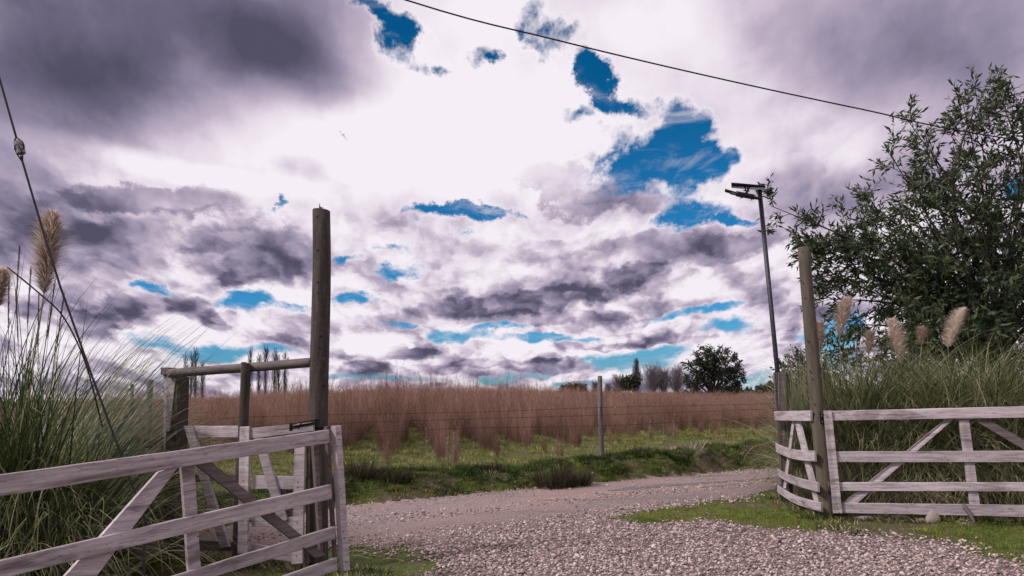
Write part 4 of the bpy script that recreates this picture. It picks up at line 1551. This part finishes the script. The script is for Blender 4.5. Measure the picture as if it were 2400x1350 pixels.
def turf():
    rs = np.random.RandomState(9)
    # short turf of the verges
    n = 120000
    x = (rs.random(n) * 2 - 1) * 9
    y = 5.0 + 9 * rs.random(n)
    m = -gravel_mask(x, y)
    ok = (y < yedge(x)) & in_view(x, y)
    patchy = fbm(x * 1.6, y * 1.6, 81, 4)
    p = sstep(-0.35, 0.5, m) * (0.08 + 0.95 * sstep(.38, .58, patchy))
    keep = ok & (rs.random(n) < p)
    x1, y1 = x[keep], y[keep]
    s1 = .40 + .45 * rs.random(len(x1))
    i1 = rs.randint(0, 2, len(x1))
    # bank and near field
    n = 150000
    x = (rs.random(n) * 2 - 1) * 22
    y = 8 + 26 * rs.random(n) ** 1.5
    s = y - yedge(x)
    bank = np.exp(-((s - .9) / .9) ** 2)
    patchy = fbm(x * .9, y * .9, 91, 4)
    p = sstep(-.10, .10, s) * np.clip(bank * 2.2 + sstep(.25, .55, patchy) * .95, 0, 1)
    keep = in_view(x, y) & (rs.random(n) < p)
    x2, y2 = x[keep], y[keep]
    s = s[keep]
    s2 = (.55 + .8 * rs.random(len(x2))) * (1 + .35 * np.clip((y2 - 14) / 15, 0, 1))
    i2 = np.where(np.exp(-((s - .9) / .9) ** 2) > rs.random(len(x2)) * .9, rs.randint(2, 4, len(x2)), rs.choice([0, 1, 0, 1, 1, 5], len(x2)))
    i2 = np.where((rs.random(len(x2)) < .03), 4, i2)
    s2 = np.where(i2 < 2, s2 * 1.3, s2 * .9)
    X, Y = np.concatenate([x1, x2]), np.concatenate([y1, y2])
    S = np.concatenate([s1, s2])
    I = np.concatenate([i1, i2])
    # longer uncut grass along the foot of posts and gates
    ex, ey = [], []
    for (pl_, u0, u1, m_) in ((lg, -.3, 3.3, 420), (sp, -.2, 2.8, 260), (wk, -.4, 1.2, 160), (pn, -.4, 1.0, 120), (ng, .2, 3.2, 200)):
        for _ in range(m_):
            q = pl_.P(u0 + (u1 - u0) * rs.random(), 0, rs.normal(-.02, .09))
            ex.append(q.x)
            ey.append(q.y)
    for q, m_ in ((RP, 60), (SQ, 60), (Vector((b0.x, b0.y, 0)), 60), (gnd(1410, 1087, .18), 50)):
        a_ = rs.random(m_) * 6.28
        ex += list(q.x + np.cos(a_) * (.09 + .10 * rs.random(m_)))
        ey += list(q.y + np.sin(a_) * (.09 + .10 * rs.random(m_)))
    X, Y = np.concatenate([X, ex]), np.concatenate([Y, ey])
    S = np.concatenate([S, .5 + .8 * rs.random(len(ex))])
    I = np.concatenate([I, rs.choice([1, 2, 2, 5], len(ex))])
    k = len(X)
    rot = np.stack([rs.normal(0, .12, k), rs.normal(0, .12, k), rs.random(k) * 6.28], -1)
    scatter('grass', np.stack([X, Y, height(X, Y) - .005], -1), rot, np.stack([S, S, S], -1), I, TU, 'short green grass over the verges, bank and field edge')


turf()

# dark rush tufts and dry weeds on the bank
for i, (x, y, H, R, lb) in enumerate([(842, 1150, .42, .22, 'dark brown rush tuft on the bank beside the near gate end'),
                                      (1300, 1132, .38, .30, 'wide dark rush tuft on the bank left of the fence post'),
                                      (1345, 1128, .34, .25, 'dark rush tuft touching the wide one, nearer the fence post'),
                                      (930, 1150, .25, .20, 'low dark rush tuft on the bank between two taller ones'),
                                      (1150, 1128, .22, .16, 'thin brown rush tuft on the bank below the bare weed stalks')]):
    o = ribbon_obj('rush_tuft', [tussock(520, H * 1.1, R, 520 + i, (.03, .7), (.3, 1.6), (.006, .011), (.35, .25), (.5, 1.2), 5)], M_RUSH)
    p = gnd(x, y, .08)
    o.location = (p.x, p.y, hz(p.x, p.y) - .02)
    tag(o, lb, 'rush tuft')


def weed(px, py, top, seed, lb):
    p = gnd(px, py, .2)
    H = (py - top) / F * p.y
    rs = np.random.RandomState(seed)
    n = 46
    t = .3 + .7 * rs.random(n)
    lean = rs.normal(0, .06)
    base = np.stack([t * H * lean, np.zeros(n), t * H], -1)
    V = ribbons(base, rs.random(n) * 6.28, .5 + rs.random(n) * .4, .9 + rs.random(n) * .6, .03 + .06 * rs.random(n), np.full(n, .007), 2, rs, rs.random(n))
    st = ribbons(np.zeros((2, 3)), np.array([0., math.pi]), np.array([lean, -lean]), np.array([lean, -lean]), np.array([H, H * .9]), np.array([.012, .012]), 4, rs, np.array([.5, .6]))
    o = ribbon_obj('dry_weed', [V, st], M_WEED)
    o.location = (p.x, p.y, hz(p.x, p.y) - .02)
    tag(o, lb, 'weed', 'dry weed stalks on the bank')


for i, (x, y, t) in enumerate([(1003, 1112, 1012), (1048, 1110, 1030), (1060, 1112, 1022), (1018, 1108, 1066), (1108, 1088, 1020), (1520, 1035, 985), (1555, 1032, 990), (1580, 1040, 1000)]):
    weed(x, y, t, 540 + i, ['tallest pale dry weed stalk on the bank under the feathery rows', 'pale dry weed stalk, left of a close pair', 'pale dry weed stalk, right of a close pair',
                            'short dry weed stalk beside the tallest one', 'lone dry weed stalk at the foot of a feathery row', 'dry weed stalk in the field just right of the wire fence post',
                            'middle dry weed stalk of three in the field', 'shortest dry weed stalk of three in the field near the verge'][i])


# low flowering weeds on the bank near puddle
o = ribbon_obj('scrubby_weed', [tussock(160, .30, .22, 560, (.1, 1.1), (.5, 1.6), (.008, .016), (.6, .3), (.4, 1.1), 3)], M_WEED)
p = gnd(1625, 1068, .2)
o.location = (p.x, p.y, hz(p.x, p.y))
tag(o, 'grey scrubby weed on top of the bank above the puddle', 'weed')

# ------------------------------------------------------------------ rows of dry feathery plants (winter asparagus)
def fern_mesh(seed, H=1.5, stems=26, R=.22):
    rs = np.random.RandomState(seed)
    az = rs.random(stems) * 6.28
    rad = R * np.sqrt(rs.random(stems)) * 1.25
    base = np.stack([rad * np.cos(az), rad * np.sin(az), np.zeros(stems)], -1)
    t0_ = np.minimum(np.abs(rs.normal(0, .12, stems)), .55)
    t1_ = t0_ + .02 + .42 * rs.random(stems) ** 1.5
    L = H * (.30 + .78 * rs.random(stems)) * (1 - .5 * np.clip(t0_ - .15, 0, 1))
    parts = []
    st = ribbons(base, az, t0_, t1_, L, np.full(stems, .008), 6, rs, .35 + .3 * rs.random(stems), power=1.0)
    parts.append(st)
    C = st[0].reshape(stems, 7, 2, 3).mean(2)
    # side twigs
    n = stems * 34
    k = rs.randint(0, stems, n)
    t = .03 + .97 * rs.random(n)
    fi = t * 6
    i0 = np.minimum(fi.astype(int), 5)
    fr_ = (fi - i0)[:, None]
    b = C[k, i0] * (1 - fr_) + C[k, i0 + 1] * fr_
    az2 = rs.random(n) * 6.28
    tl = .35 + .75 * rs.random(n)
    L2 = (.32 * (1 - t) + .12) * (.6 + .8 * rs.random(n))
    tw = ribbons(b, az2, tl, tl * .55, L2, np.full(n, .0055), 3, rs, np.clip(.42 + .45 * (t - .4) + rs.normal(0, .18, n), 0, 1))
    parts.append(tw)
    C2 = tw[0].reshape(n, 4, 2, 3).mean(2)
    # feathery needles
    m = n * 3
    k = rs.randint(0, n, m)
    b = C2[k, rs.randint(1, 4, m)]
    nd = ribbons(b, rs.random(m) * 6.28, .3 + .9 * rs.random(m), .3 + .9 * rs.random(m), .035 + .05 * rs.random(m), np.full(m, .0050), 1, rs, np.clip(.62 + rs.normal(0, .2, m), 0, 1))
    parts.append(nd)
    return parts


ROWDIR = math.atan2(940 - 1200, F)           # the rows run towards this azimuth
rdx, rdy = math.sin(ROWDIR), math.cos(ROWDIR)
FERN = []


def front(px):
    return np.interp(px, [0, 430, 700, 850, 975, 1110, 1250, 1400, 1500, 1800, 2400], [13.3, 13.4, 13.5, 13.6, 13.3, 13.9, 15.4, 18.0, 19, 20, 22])


def ferns():
    rs = np.random.RandomState(77)
    pts = []
    # row offset measured perpendicular to the rows; one gap sits on the vanishing line
    sp_row = 1.17
    for k in range(-75, 90):
        jit = rs.normal(0, .9)
        off = (k + .72) * sp_row
        y = 12.0
        while y < 150:
            y += (.24 + .30 * rs.random()) * (1 + max(0, y - 30) / 35)
            x = off / rdy * 1.0 + (y * rdx / rdy) + rs.normal(0, .07)
            if abs(x) > y * .72 + 2:
                continue
            px = 1200 + x / y * F
            fy = front(px)
            if y < fy + jit + rs.random() * 1.0:
                continue
            pts.append((x, y, px, fy, k))
    pts = np.array(pts)
    x, y, px, fy, row = pts.T
    hfac = np.interp(px, [0, 500, 850, 1000, 1250, 1450, 1700, 1850], [1.02, 1.04, 1.20, 1.24, 1.06, .86, .72, .66])
    grow = .40 + .60 * sstep(-.5, 7.0, y - fy)
    vary = .70 + .42 * rs.random(len(x)) + .22 * (rs.random(len(x)) < .07) + .18 * (fbm(x * .25, y * .12, 95, 3) - .5)
    S = hfac * grow * vary
    S *= np.where(y > 45, 1.08, 1)
    gap = rs.random(len(x)) < np.where(px > 1380, .50, .42) * (y < fy + 5)
    x, y, px, fy, S, row = [a[~gap] for a in (x, y, px, fy, S, row)]
    Z = height(x, y) - .03
    # six different plants, then copies: the 260 nearest as things of their own
    order = np.argsort(y - (fy - 15) * .6)
    near = order[:280]
    far = order[280:]
    for i in range(7):
        FERN.append(ribbon_obj('feathery_plant', fern_mesh(600 + i, 1.5, [22, 12, 18, 14, 22, 10, 16][i], .22), M_BRUSH))
    zr = rs.random(len(x)) * 6.28
    objs = []
    for j, q in enumerate(near):
        o = FERN[j] if j < 7 else FERN[j % 7].copy()
        if j >= 7:
            COL.objects.link(o)
        objs.append(o)
        o.location = (x[q], y[q], Z[q])
        o.rotation_euler = (0, 0, zr[q])
        s = S[q]
        wdt = s * (.40 + .30 * sstep(0, 10, y[q] - fy[q]) + rs.normal(0, .09))
        o.rotation_euler = (rs.normal(0, .06), rs.normal(0, .06), zr[q])
        o.scale = (wdt, wdt, s)
        tag(o, 'dry reddish-brown feathery plant at the near end of the field rows', 'plant', 'dry feathery plants at the near ends of the rows')
    heads = {}
    for j, q in enumerate(near):
        if 800 < px[q] < 1380 and (row[q] not in heads or y[q] < y[heads[row[q]][1]]):
            heads[row[q]] = (j, q)
    words = ['first', 'second', 'third', 'fourth', 'fifth', 'sixth', 'seventh', 'eighth', 'ninth', 'tenth']
    for w_, r_ in zip(words, sorted(heads)):
        j, q = heads[r_]
        objs[j]['label'] = 'dry feathery plant heading the ' + w_ + ' field row right of the tall brown gatepost'
    k = len(far)
    wx = np.where(y[far] > 32, 1.35, .62 + .25 * rs.random(k))
    scl = np.stack([S[far] * wx, S[far] * wx, S[far]], -1)
    scatter('brushwood', np.stack([x[far], y[far], Z[far]], -1), np.stack([np.zeros(k), np.zeros(k), zr[far]], -1), scl, rs.randint(0, 7, k), FERN, 'mass of dry reddish-brown feathery plants filling the field')
    print('ferns', len(x))


ferns()

# ------------------------------------------------------------------ wire fence along the field
FA, FB, FC = at(350, 1000, 12.0), gnd(1410, 1087, .18), at(1838, 1000, SQ.y + 4.2)
fence = empty('wire_fence', (FB.x, FB.y, hz(FB.x, FB.y)), 'barbed wire fence on grey round posts along the field edge', 'fence')
log((FB.x, FB.y, .05), at(1406, 881, FB.y), .050, .043, M_GREY, 'post', fence, sides=14, wob=.006)
pz_ = Vector((FA.x, FA.y, hz(FA.x, FA.y) - .05))
log(pz_, at(352, 890, FA.y), .050, .046, M_GREY, 'post', fence, sides=14)
pz2 = at(308, 1000, 14.5)
log((pz2.x, pz2.y, .1), at(309, 900, 14.5), .03, .03, M_GREY, 'post', fence, sides=12)


def wire(pts):
    mb = MB()
    pp = spline([Vector(p) for p in pts], 10)
    tube(mb, pp, .0042, 5)
    rs = random.Random(3)
    for i in range(len(pp) - 1):
        a, b = pp[i], pp[i + 1]
        L = (b - a).length
        for k in range(int(L / .16)):
            c = a.lerp(b, (k + rs.random() * .4) / (L / .16))
            for s_ in (1, -1):
                d = Vector((rs.uniform(-.3, .3), rs.uniform(-.6, .6), s_)).normalized() * .018
                tube(mb, [c - d, c + d], .003, 3)
    mb.build('wire', M_RUST, fence)


def along(x, y):
    """a point on the vertical plane of the fence line"""
    seg_ = Plane((FA.x, FA.y), (FB.x, FB.y)) if x < 1407 else Plane((FB.x, FB.y), (FC.x, FC.y))
    u, z = seg_.uv(x, y)
    return seg_.P(u, z, .05)


wire([along(-60, 1012), along(434, 984), along(728, 973), along(1100, 966), along(1404, 955), along(1692, 949), along(1838, 945)])
wire([along(-60, 1040), along(434, 1008), along(780, 992), along(1100, 982), along(1404, 973), along(1754, 960), along(1838, 957)])
wire([along(-60, 1076), along(434, 1036), along(780, 1019), along(1100, 1003), along(1404, 998), along(1754, 981), along(1838, 978)])
mb = MB()
c = along(1440, 957)
box(mb, c, (.014, 0, 0), (0, .003, 0), (0.004, 0, .026))
mb.build('red_scrap', M_RAG, fence)

# ------------------------------------------------------------------ trees
def grow_tree(name, base, tips, trunk_top, r_base, seed, leafmat, barkmat, label, cat='tree', group=None,
              subs=20, twigs=6, leaves=7, sub_len=(.5, 1.3), twig_len=(.18, .42), leaf=(.11, .024), droop=0.1, start=.3, leaf_tint=(.45, .25), inner=0.0):
    rs = np.random.RandomState(seed)
    base = Vector(base)
    e_ = empty(name, base, label, cat, group)
    mb = MB()
    tt = Vector(trunk_top)
    tube(mb, spline([base, base.lerp(tt, .5) + Vector((rs.normal(0, .08), 0, 0)), tt], 4), [r_base * (1 - .045 * i) for i in range(9)], 9)
    B_, T0, T1, LL = [], [], [], []
    lb, la, lt, ll, lti = [], [], [], [], []
    for tip in tips:
        tip = Vector(tip)
        v = tip - tt
        mid = tt.lerp(tip, .5) + Vector((rs.normal(0, .1), rs.normal(0, .1), rs.normal(0, .05) + .06)) * v.length * .5
        sp0 = tt if rs.random() < .5 else base.lerp(tt, .6 + .4 * rs.random())
        pts = spline([sp0, mid, tip], 7)
        n = len(pts)
        L = v.length
        r0 = r_base * .5 * min(1, L / 4 + .25)
        tube(mb, pts, [max(.006, r0 * (1 - i / n) ** 1.1) for i in range(n)], 6)
        for s_ in range(int(subs * (L / 4 + .35))):
            t = start + (1 - start) * rs.random()
            i = min(int(t * (n - 1)), n - 2)
            p = pts[i].lerp(pts[i + 1], t * (n - 1) - i)
            ax = (pts[i + 1] - pts[i]).normalized()
            out = Vector(rs.normal(0, 1, 3))
            out = (out - ax * out.dot(ax)).normalized()
            d = (ax * (.55 + .5 * rs.random()) + out * (.9 - .3 * t) + Vector((0, 0, .15 - droop))).normalized()
            sl = (sub_len[0] + (sub_len[1] - sub_len[0]) * rs.random()) * (1.25 - .8 * t)
            q1 = p + d * sl * .5 + Vector((0, 0, .04 * sl))
            q2 = p + d * sl + Vector((0, 0, -.12 * droop * sl * 4))
            tube(mb, [p, q1, q2], [max(.005, r0 * .22 * (1 - t * .6)), .005, .003], 4)
            for w_ in range(twigs):
                u = .2 + .8 * (w_ + rs.random()) / twigs
                b0_ = (p.lerp(q1, u * 2) if u < .5 else q1.lerp(q2, u * 2 - 1))
                o2 = Vector(rs.normal(0, 1, 3)).normalized()
                dd2 = (d * .8 + o2 * .75 + Vector((0, 0, -droop * 1.2))).normalized()
                tl = twig_len[0] + (twig_len[1] - twig_len[0]) * rs.random()
                e2 = b0_ + dd2 * tl
                tube(mb, [b0_, e2], [.0035, .002], 3)
                for l_ in range(leaves):
                    uu = (l_ + rs.random()) / leaves
                    lp = b0_.lerp(e2, uu)
                    ld = (dd2 * .9 + Vector(rs.normal(0, .65, 3)) + Vector((0, 0, -droop))).normalized()
                    lb.append(lp)
                    la.append(ld)
                    ll.append(leaf[0] * (.6 + .7 * rs.random()))
                    lti.append(rs.normal(leaf_tint[0], leaf_tint[1]))
    mb.build('trunk', barkmat, e_, smooth=True)
    # leaves: folded lens shapes of two quads
    P = np.array([list(p) for p in lb]) - np.array(base)[None]
    D = np.array([list(d) for d in la])
    Ln = np.array(ll)[:, None]
    up = rs.normal(0, 1, D.shape)
    S_ = np.cross(D, up)
    S_ /= np.linalg.norm(S_, axis=1)[:, None] + 1e-9
    Nn = np.cross(D, S_)
    wd = Ln * (leaf[1] / leaf[0])
    v0 = P
    v1 = P + D * Ln * .45 + S_ * wd * .5 + Nn * wd * .12
    v2 = P + D * Ln
    v3 = P + D * Ln * .45 - S_ * wd * .5 + Nn * wd * .12
    V = np.stack([v0, v1, v2, v3], 1).reshape(-1, 3)
    Fq = np.arange(len(P) * 4).reshape(-1, 4)
    ribbon_obj('crown', [(V, Fq, np.repeat(np.clip(lti, 0, 1), 4))], leafmat, e_)
    print(name, 'leaves', len(P))
    return e_


rs = random.Random(12)
TY = 13.2
tips = []
for (x, y, d) in [(1806, 482, -.6), (1905, 545, 0), (1920, 610, .6), (1945, 700, -.4), (2005, 470, .3), (2085, 360, 0), (2130, 285, -.3), (2180, 330, .5), (2255, 235, 0), (2325, 172, -.2), (2345, 222, .4), (2400, 300, 0),
                  (2450, 330, .8), (2520, 420, 0), (2560, 520, .6), (2600, 640, -.5), (2050, 560, -1.0), (2150, 480, -1.2), (2270, 420, -1.3), (2380, 480, -1.2), (2010, 640, -.9), (2120, 680, -1.3),
                  (2240, 600, -1.6), (2360, 640, -1.5), (2480, 600, -1.2), (1990, 760, -.5), (2080, 780, -1.1), (2200, 760, -1.4), (2320, 760, -1.4), (2440, 780, -1.2), (2150, 590, 1.2), (2300, 520, 1.4),
                  (2420, 650, 1.3), (2040, 700, 1.2), (2260, 700, 1.0), (2180, 410, .2), (2300, 320, .2), (2390, 400, -.4), (2460, 500, -.6), (2130, 840, -.9), (2350, 850, -1.2), (2250, 860, -.7), (2450, 870, -.6),
                  (2200, 660, -.4), (2330, 580, -.2), (2420, 720, -.8), (2100, 620, .3), (2000, 580, .2), (2520, 760, -.6), (2600, 850, -.4), (1935, 640, .2), (1950, 760, .4), (1985, 820, .6), (2060, 860, .8), (2140, 790, .9), (2240, 820, .9), (2340, 780, .9), (2430, 820, .8), (2300, 880, .7), (2390, 880, .9), (2180, 880, 1.0), (1900, 590, -.5), (2045, 480, .8), (2190, 560, .9)]:
    tips.append(at(x, y, TY + d))
tb = at(2330, 1000, TY)
grow_tree('leafy_tree', (tb.x, TY, 0), tips, at(2340, 800, TY), .10, 801, M_LEAF, M_BARK, 'big dark leafy tree rising behind the pampas grass on the right',
          subs=12, twigs=6, leaves=9, start=.28, leaf=(.13, .036), sub_len=(.35, .95))

# bushy green trees behind the lamp pole
tb = at(1880, 1000, 19)
grow_tree('bushy_tree', (tb.x, 19, .2), [at(x, y, 19 + d) for x, y, d in [(1850, 858, 0), (1880, 842, .3), (1910, 840, -.3), (1935, 860, .2), (1840, 890, -.3), (1870, 900, -.5), (1920, 895, -.5), (1950, 900, 0), (1895, 870, -.6), (1850, 930, -.4), (1910, 940, -.5)]],
          at(1885, 960, 19), .08, 811, M_LEAF2, M_BARK, 'small bushy green tree directly behind the square post', subs=26, twigs=5, leaves=7, start=.1, leaf=(.10, .04), sub_len=(.25, .6))

# lone evergreen in the field
TYF = 78
lone = []
for (x, y) in [(1600, 920), (1604, 880), (1612, 850), (1628, 830), (1650, 818), (1672, 812), (1695, 818), (1715, 835), (1730, 855), (1736, 880), (1728, 905), (1715, 920), (1640, 850), (1665, 840), (1690, 850), (1710, 870),
               (1620, 895), (1640, 885), (1615, 925), (1630, 915), (1655, 865), (1680, 875)]:
    lone.append(at(x, y, TYF + rs.uniform(-1.5, 1.5)))
tb = at(1668, 940, TYF)
grow_tree('spreading_tree', (tb.x, TYF, -.1), lone, at(1670, 928, TYF), .32, 821, M_LEAF2, M_BARK, 'round-crowned dark evergreen standing alone in the field, left of the lamp pole',
          subs=12, twigs=5, leaves=6, start=.45, leaf=(.30, .12), sub_len=(.5, 1.1), twig_len=(.25, .6), droop=.35)

# low far bushes right of it
for (x, y, w, h, lb) in [(1790, 928, 60, 26, 'low dark bush far off beyond the field, touching the lamp pole'), (1740, 936, 40, 16, 'small far bush between the lone evergreen and lamp pole'),
                         (1708, 932, 30, 16, 'low dark bush at the right foot of the lone evergreen'), (1340, 920, 60, 12, 'low far bush on the skyline left of the wire fence post'),
                         (1470, 912, 50, 24, 'dark low bush at the foot of the grey bare trees')]:
    D = 90
    tb = at(x, y, D)
    tp_ = [at(x + (rs.random() - .5) * w, y - h * (.2 + .8 * rs.random()), D + rs.uniform(-1, 1)) for _ in range(9)]
    grow_tree('far_bush', (tb.x, D, 0), tp_, at(x, y - 2, D), .12, 830 + int(x), M_LEAF2, M_BARK, lb, 'bush', subs=22, twigs=4, leaves=5, start=.1, leaf=(.35, .2), sub_len=(.4, .9), twig_len=(.2, .5))


def bare_tree(name, x, ybase, ytop, w, D, seed, label, group, mat_, columnar=False, n=9, thick=.05, base_r=.18, twigw=.035):
    rs = np.random.RandomState(seed)
    b = at(x, ybase, D)
    b.z = 0
    top = at(x + rs.normal(0, 2), ytop, D)
    e_ = empty(name, b, label, 'tree', group)
    mb = MB()
    H = top.z
    tube(mb, spline([b, b.lerp(top, .5) + Vector((rs.normal(0, .1), 0, 0)), top], 4), [base_r * (1 - i / 9.2) for i in range(9)], 6, col=.3)
    mb.build('trunk', mat_, e_)
    W = w / F * D / 2
    parts = []
    m = n * 16
    t = (.12 if columnar else .2) + (.86 if columnar else .75) * rs.random(m)
    base = np.array([list(b.lerp(top, float(q)) - b) for q in t])
    if columnar:
        L = H * .30 * (1.1 - t) + .5
        tl0, tl1 = .35 + .2 * rs.random(m), .08 + .1 * rs.random(m)
        L = np.minimum(L, W * 3.5)
    else:
        L = W * (1.5 - .8 * t) * (.6 + .5 * rs.random(m))
        tl0, tl1 = .5 + .5 * rs.random(m), .25 + .6 * rs.random(m)
    az = rs.random(m) * 6.28
    br = ribbons(base, az, tl0, tl1, L, np.full(m, twigw), 5, rs, .2 + .4 * rs.random(m), curl=1)
    parts.append(br)
    C = br[0].reshape(m, 6, 2, 3).mean(2)
    k2 = m * 9
    ii = rs.randint(0, m, k2)
    bb = C[ii, rs.randint(1, 6, k2)]
    tw = ribbons(bb, az[ii] + rs.normal(0, .9, k2), (.15 if columnar else .3) + .5 * rs.random(k2), (.05 if columnar else .1) + .5 * rs.random(k2), L[ii] * (.18 + .25 * rs.random(k2)), np.full(k2, twigw * .55), 2, rs, .4 + .5 * rs.random(k2))
    parts.append(tw)
    ribbon_obj('crown', parts, mat_, e_)


for i, (x, yt, w) in enumerate([(438, 836, 10), (448, 832, 10), (458, 822, 14), (475, 856, 12), (585, 822, 12), (607, 834, 10), (622, 818, 14), (642, 822, 12), (655, 836, 14), (669, 830, 12)]):
    bare_tree('poplar', x, 925, yt, w, 120, 850 + i, ['leftmost bare poplar of the left group on the skyline', 'second bare poplar of the left group on the skyline', 'tallest bare poplar of the left group on the skyline', 'thin bare poplar at the right of the left group',
              'bare poplar seen just right of the thin frame post', 'short bare poplar second in the framed group', 'tallest bare poplar of the framed group', 'fourth bare poplar of the framed group', 'forked bare poplar near the end of the framed group',
              'last bare poplar of the framed group, nearest the tall gatepost'][i], 'bare poplars on the skyline', M_POPLAR, True, 9, twigw=.05)
for i, (x, yb, yt, w) in enumerate([(1445, 930, 890, 50), (1530, 925, 868, 70), (1555, 925, 874, 60), (1585, 925, 870, 60), (1395, 925, 900, 30), (1365, 925, 903, 34), (1425, 925, 900, 26), (1750, 930, 905, 8), (1760, 930, 908, 8)]):
    bare_tree('bare_tree', x, yb, yt, w, 105, 870 + i, ['low bare tree right of the wire fence post', 'bare grey tree touching the pointed one', 'middle bare grey tree of the cluster left of the evergreen', 'bare grey tree against the left side of the lone evergreen',
              'small bare tree just left of the wire fence post', 'small bare tree further left of the fence post', 'tiny bare tree just right of the wire fence post', 'thin bare sapling right of the lone evergreen', 'thin bare sapling nearest the lamp pole'][i],
              'bare trees on the skyline', M_BARE, False, 24, base_r=.10, twigw=.045)
bare_tree('pointed_tree', 1493, 930, 850, 46, 100, 890, 'tall grey pointed tree at the left of the bare cluster', None, M_POPLAR, True, 16, base_r=.10, twigw=.06)

# ------------------------------------------------------------------ litter: straws and sticks
for i, (x, y, dx, dy, lb) in enumerate([(822, 1293, 42, 3, 'pale straw lying on the moss beside the near gate end'), (825, 1303, 40, 6, 'second pale straw lying just below the first'), (905, 1308, 42, 8, 'pale straw at the edge of moss and gravel'),
                                        (1075, 1120, 26, -5, 'grey stick lying on the grassy bank'), (1655, 1206, 10, 8, 'short pale stick at the moss edge left of the square post'), (1475, 1229, 6, -3, 'white scrap of bark on the gravel')]):
    p, q = gnd(x, y), gnd(x + dx, y + dy)
    z1, z2 = hz(p.x, p.y), hz(q.x, q.y)
    mb = MB()
    r = .004 if i < 3 else .012
    tube(mb, [(p.x, p.y, z1 + .012 + r), ((p.x + q.x) / 2, (p.y + q.y) / 2 + .01, (z1 + z2) / 2 + .022 + r), (q.x, q.y, z2 + .012 + r)], r, 5, col=.9)
    o = mb.build('straw' if i < 3 else 'stick', M_STRAW if i < 3 else M_GREY, None, origin=(p.x, p.y, z1))
    tag(o, lb, 'straw' if i < 3 else 'stick')
for i, o in enumerate(list(bpy.data.objects)):
    if '_org' in o:
        del o['_org']
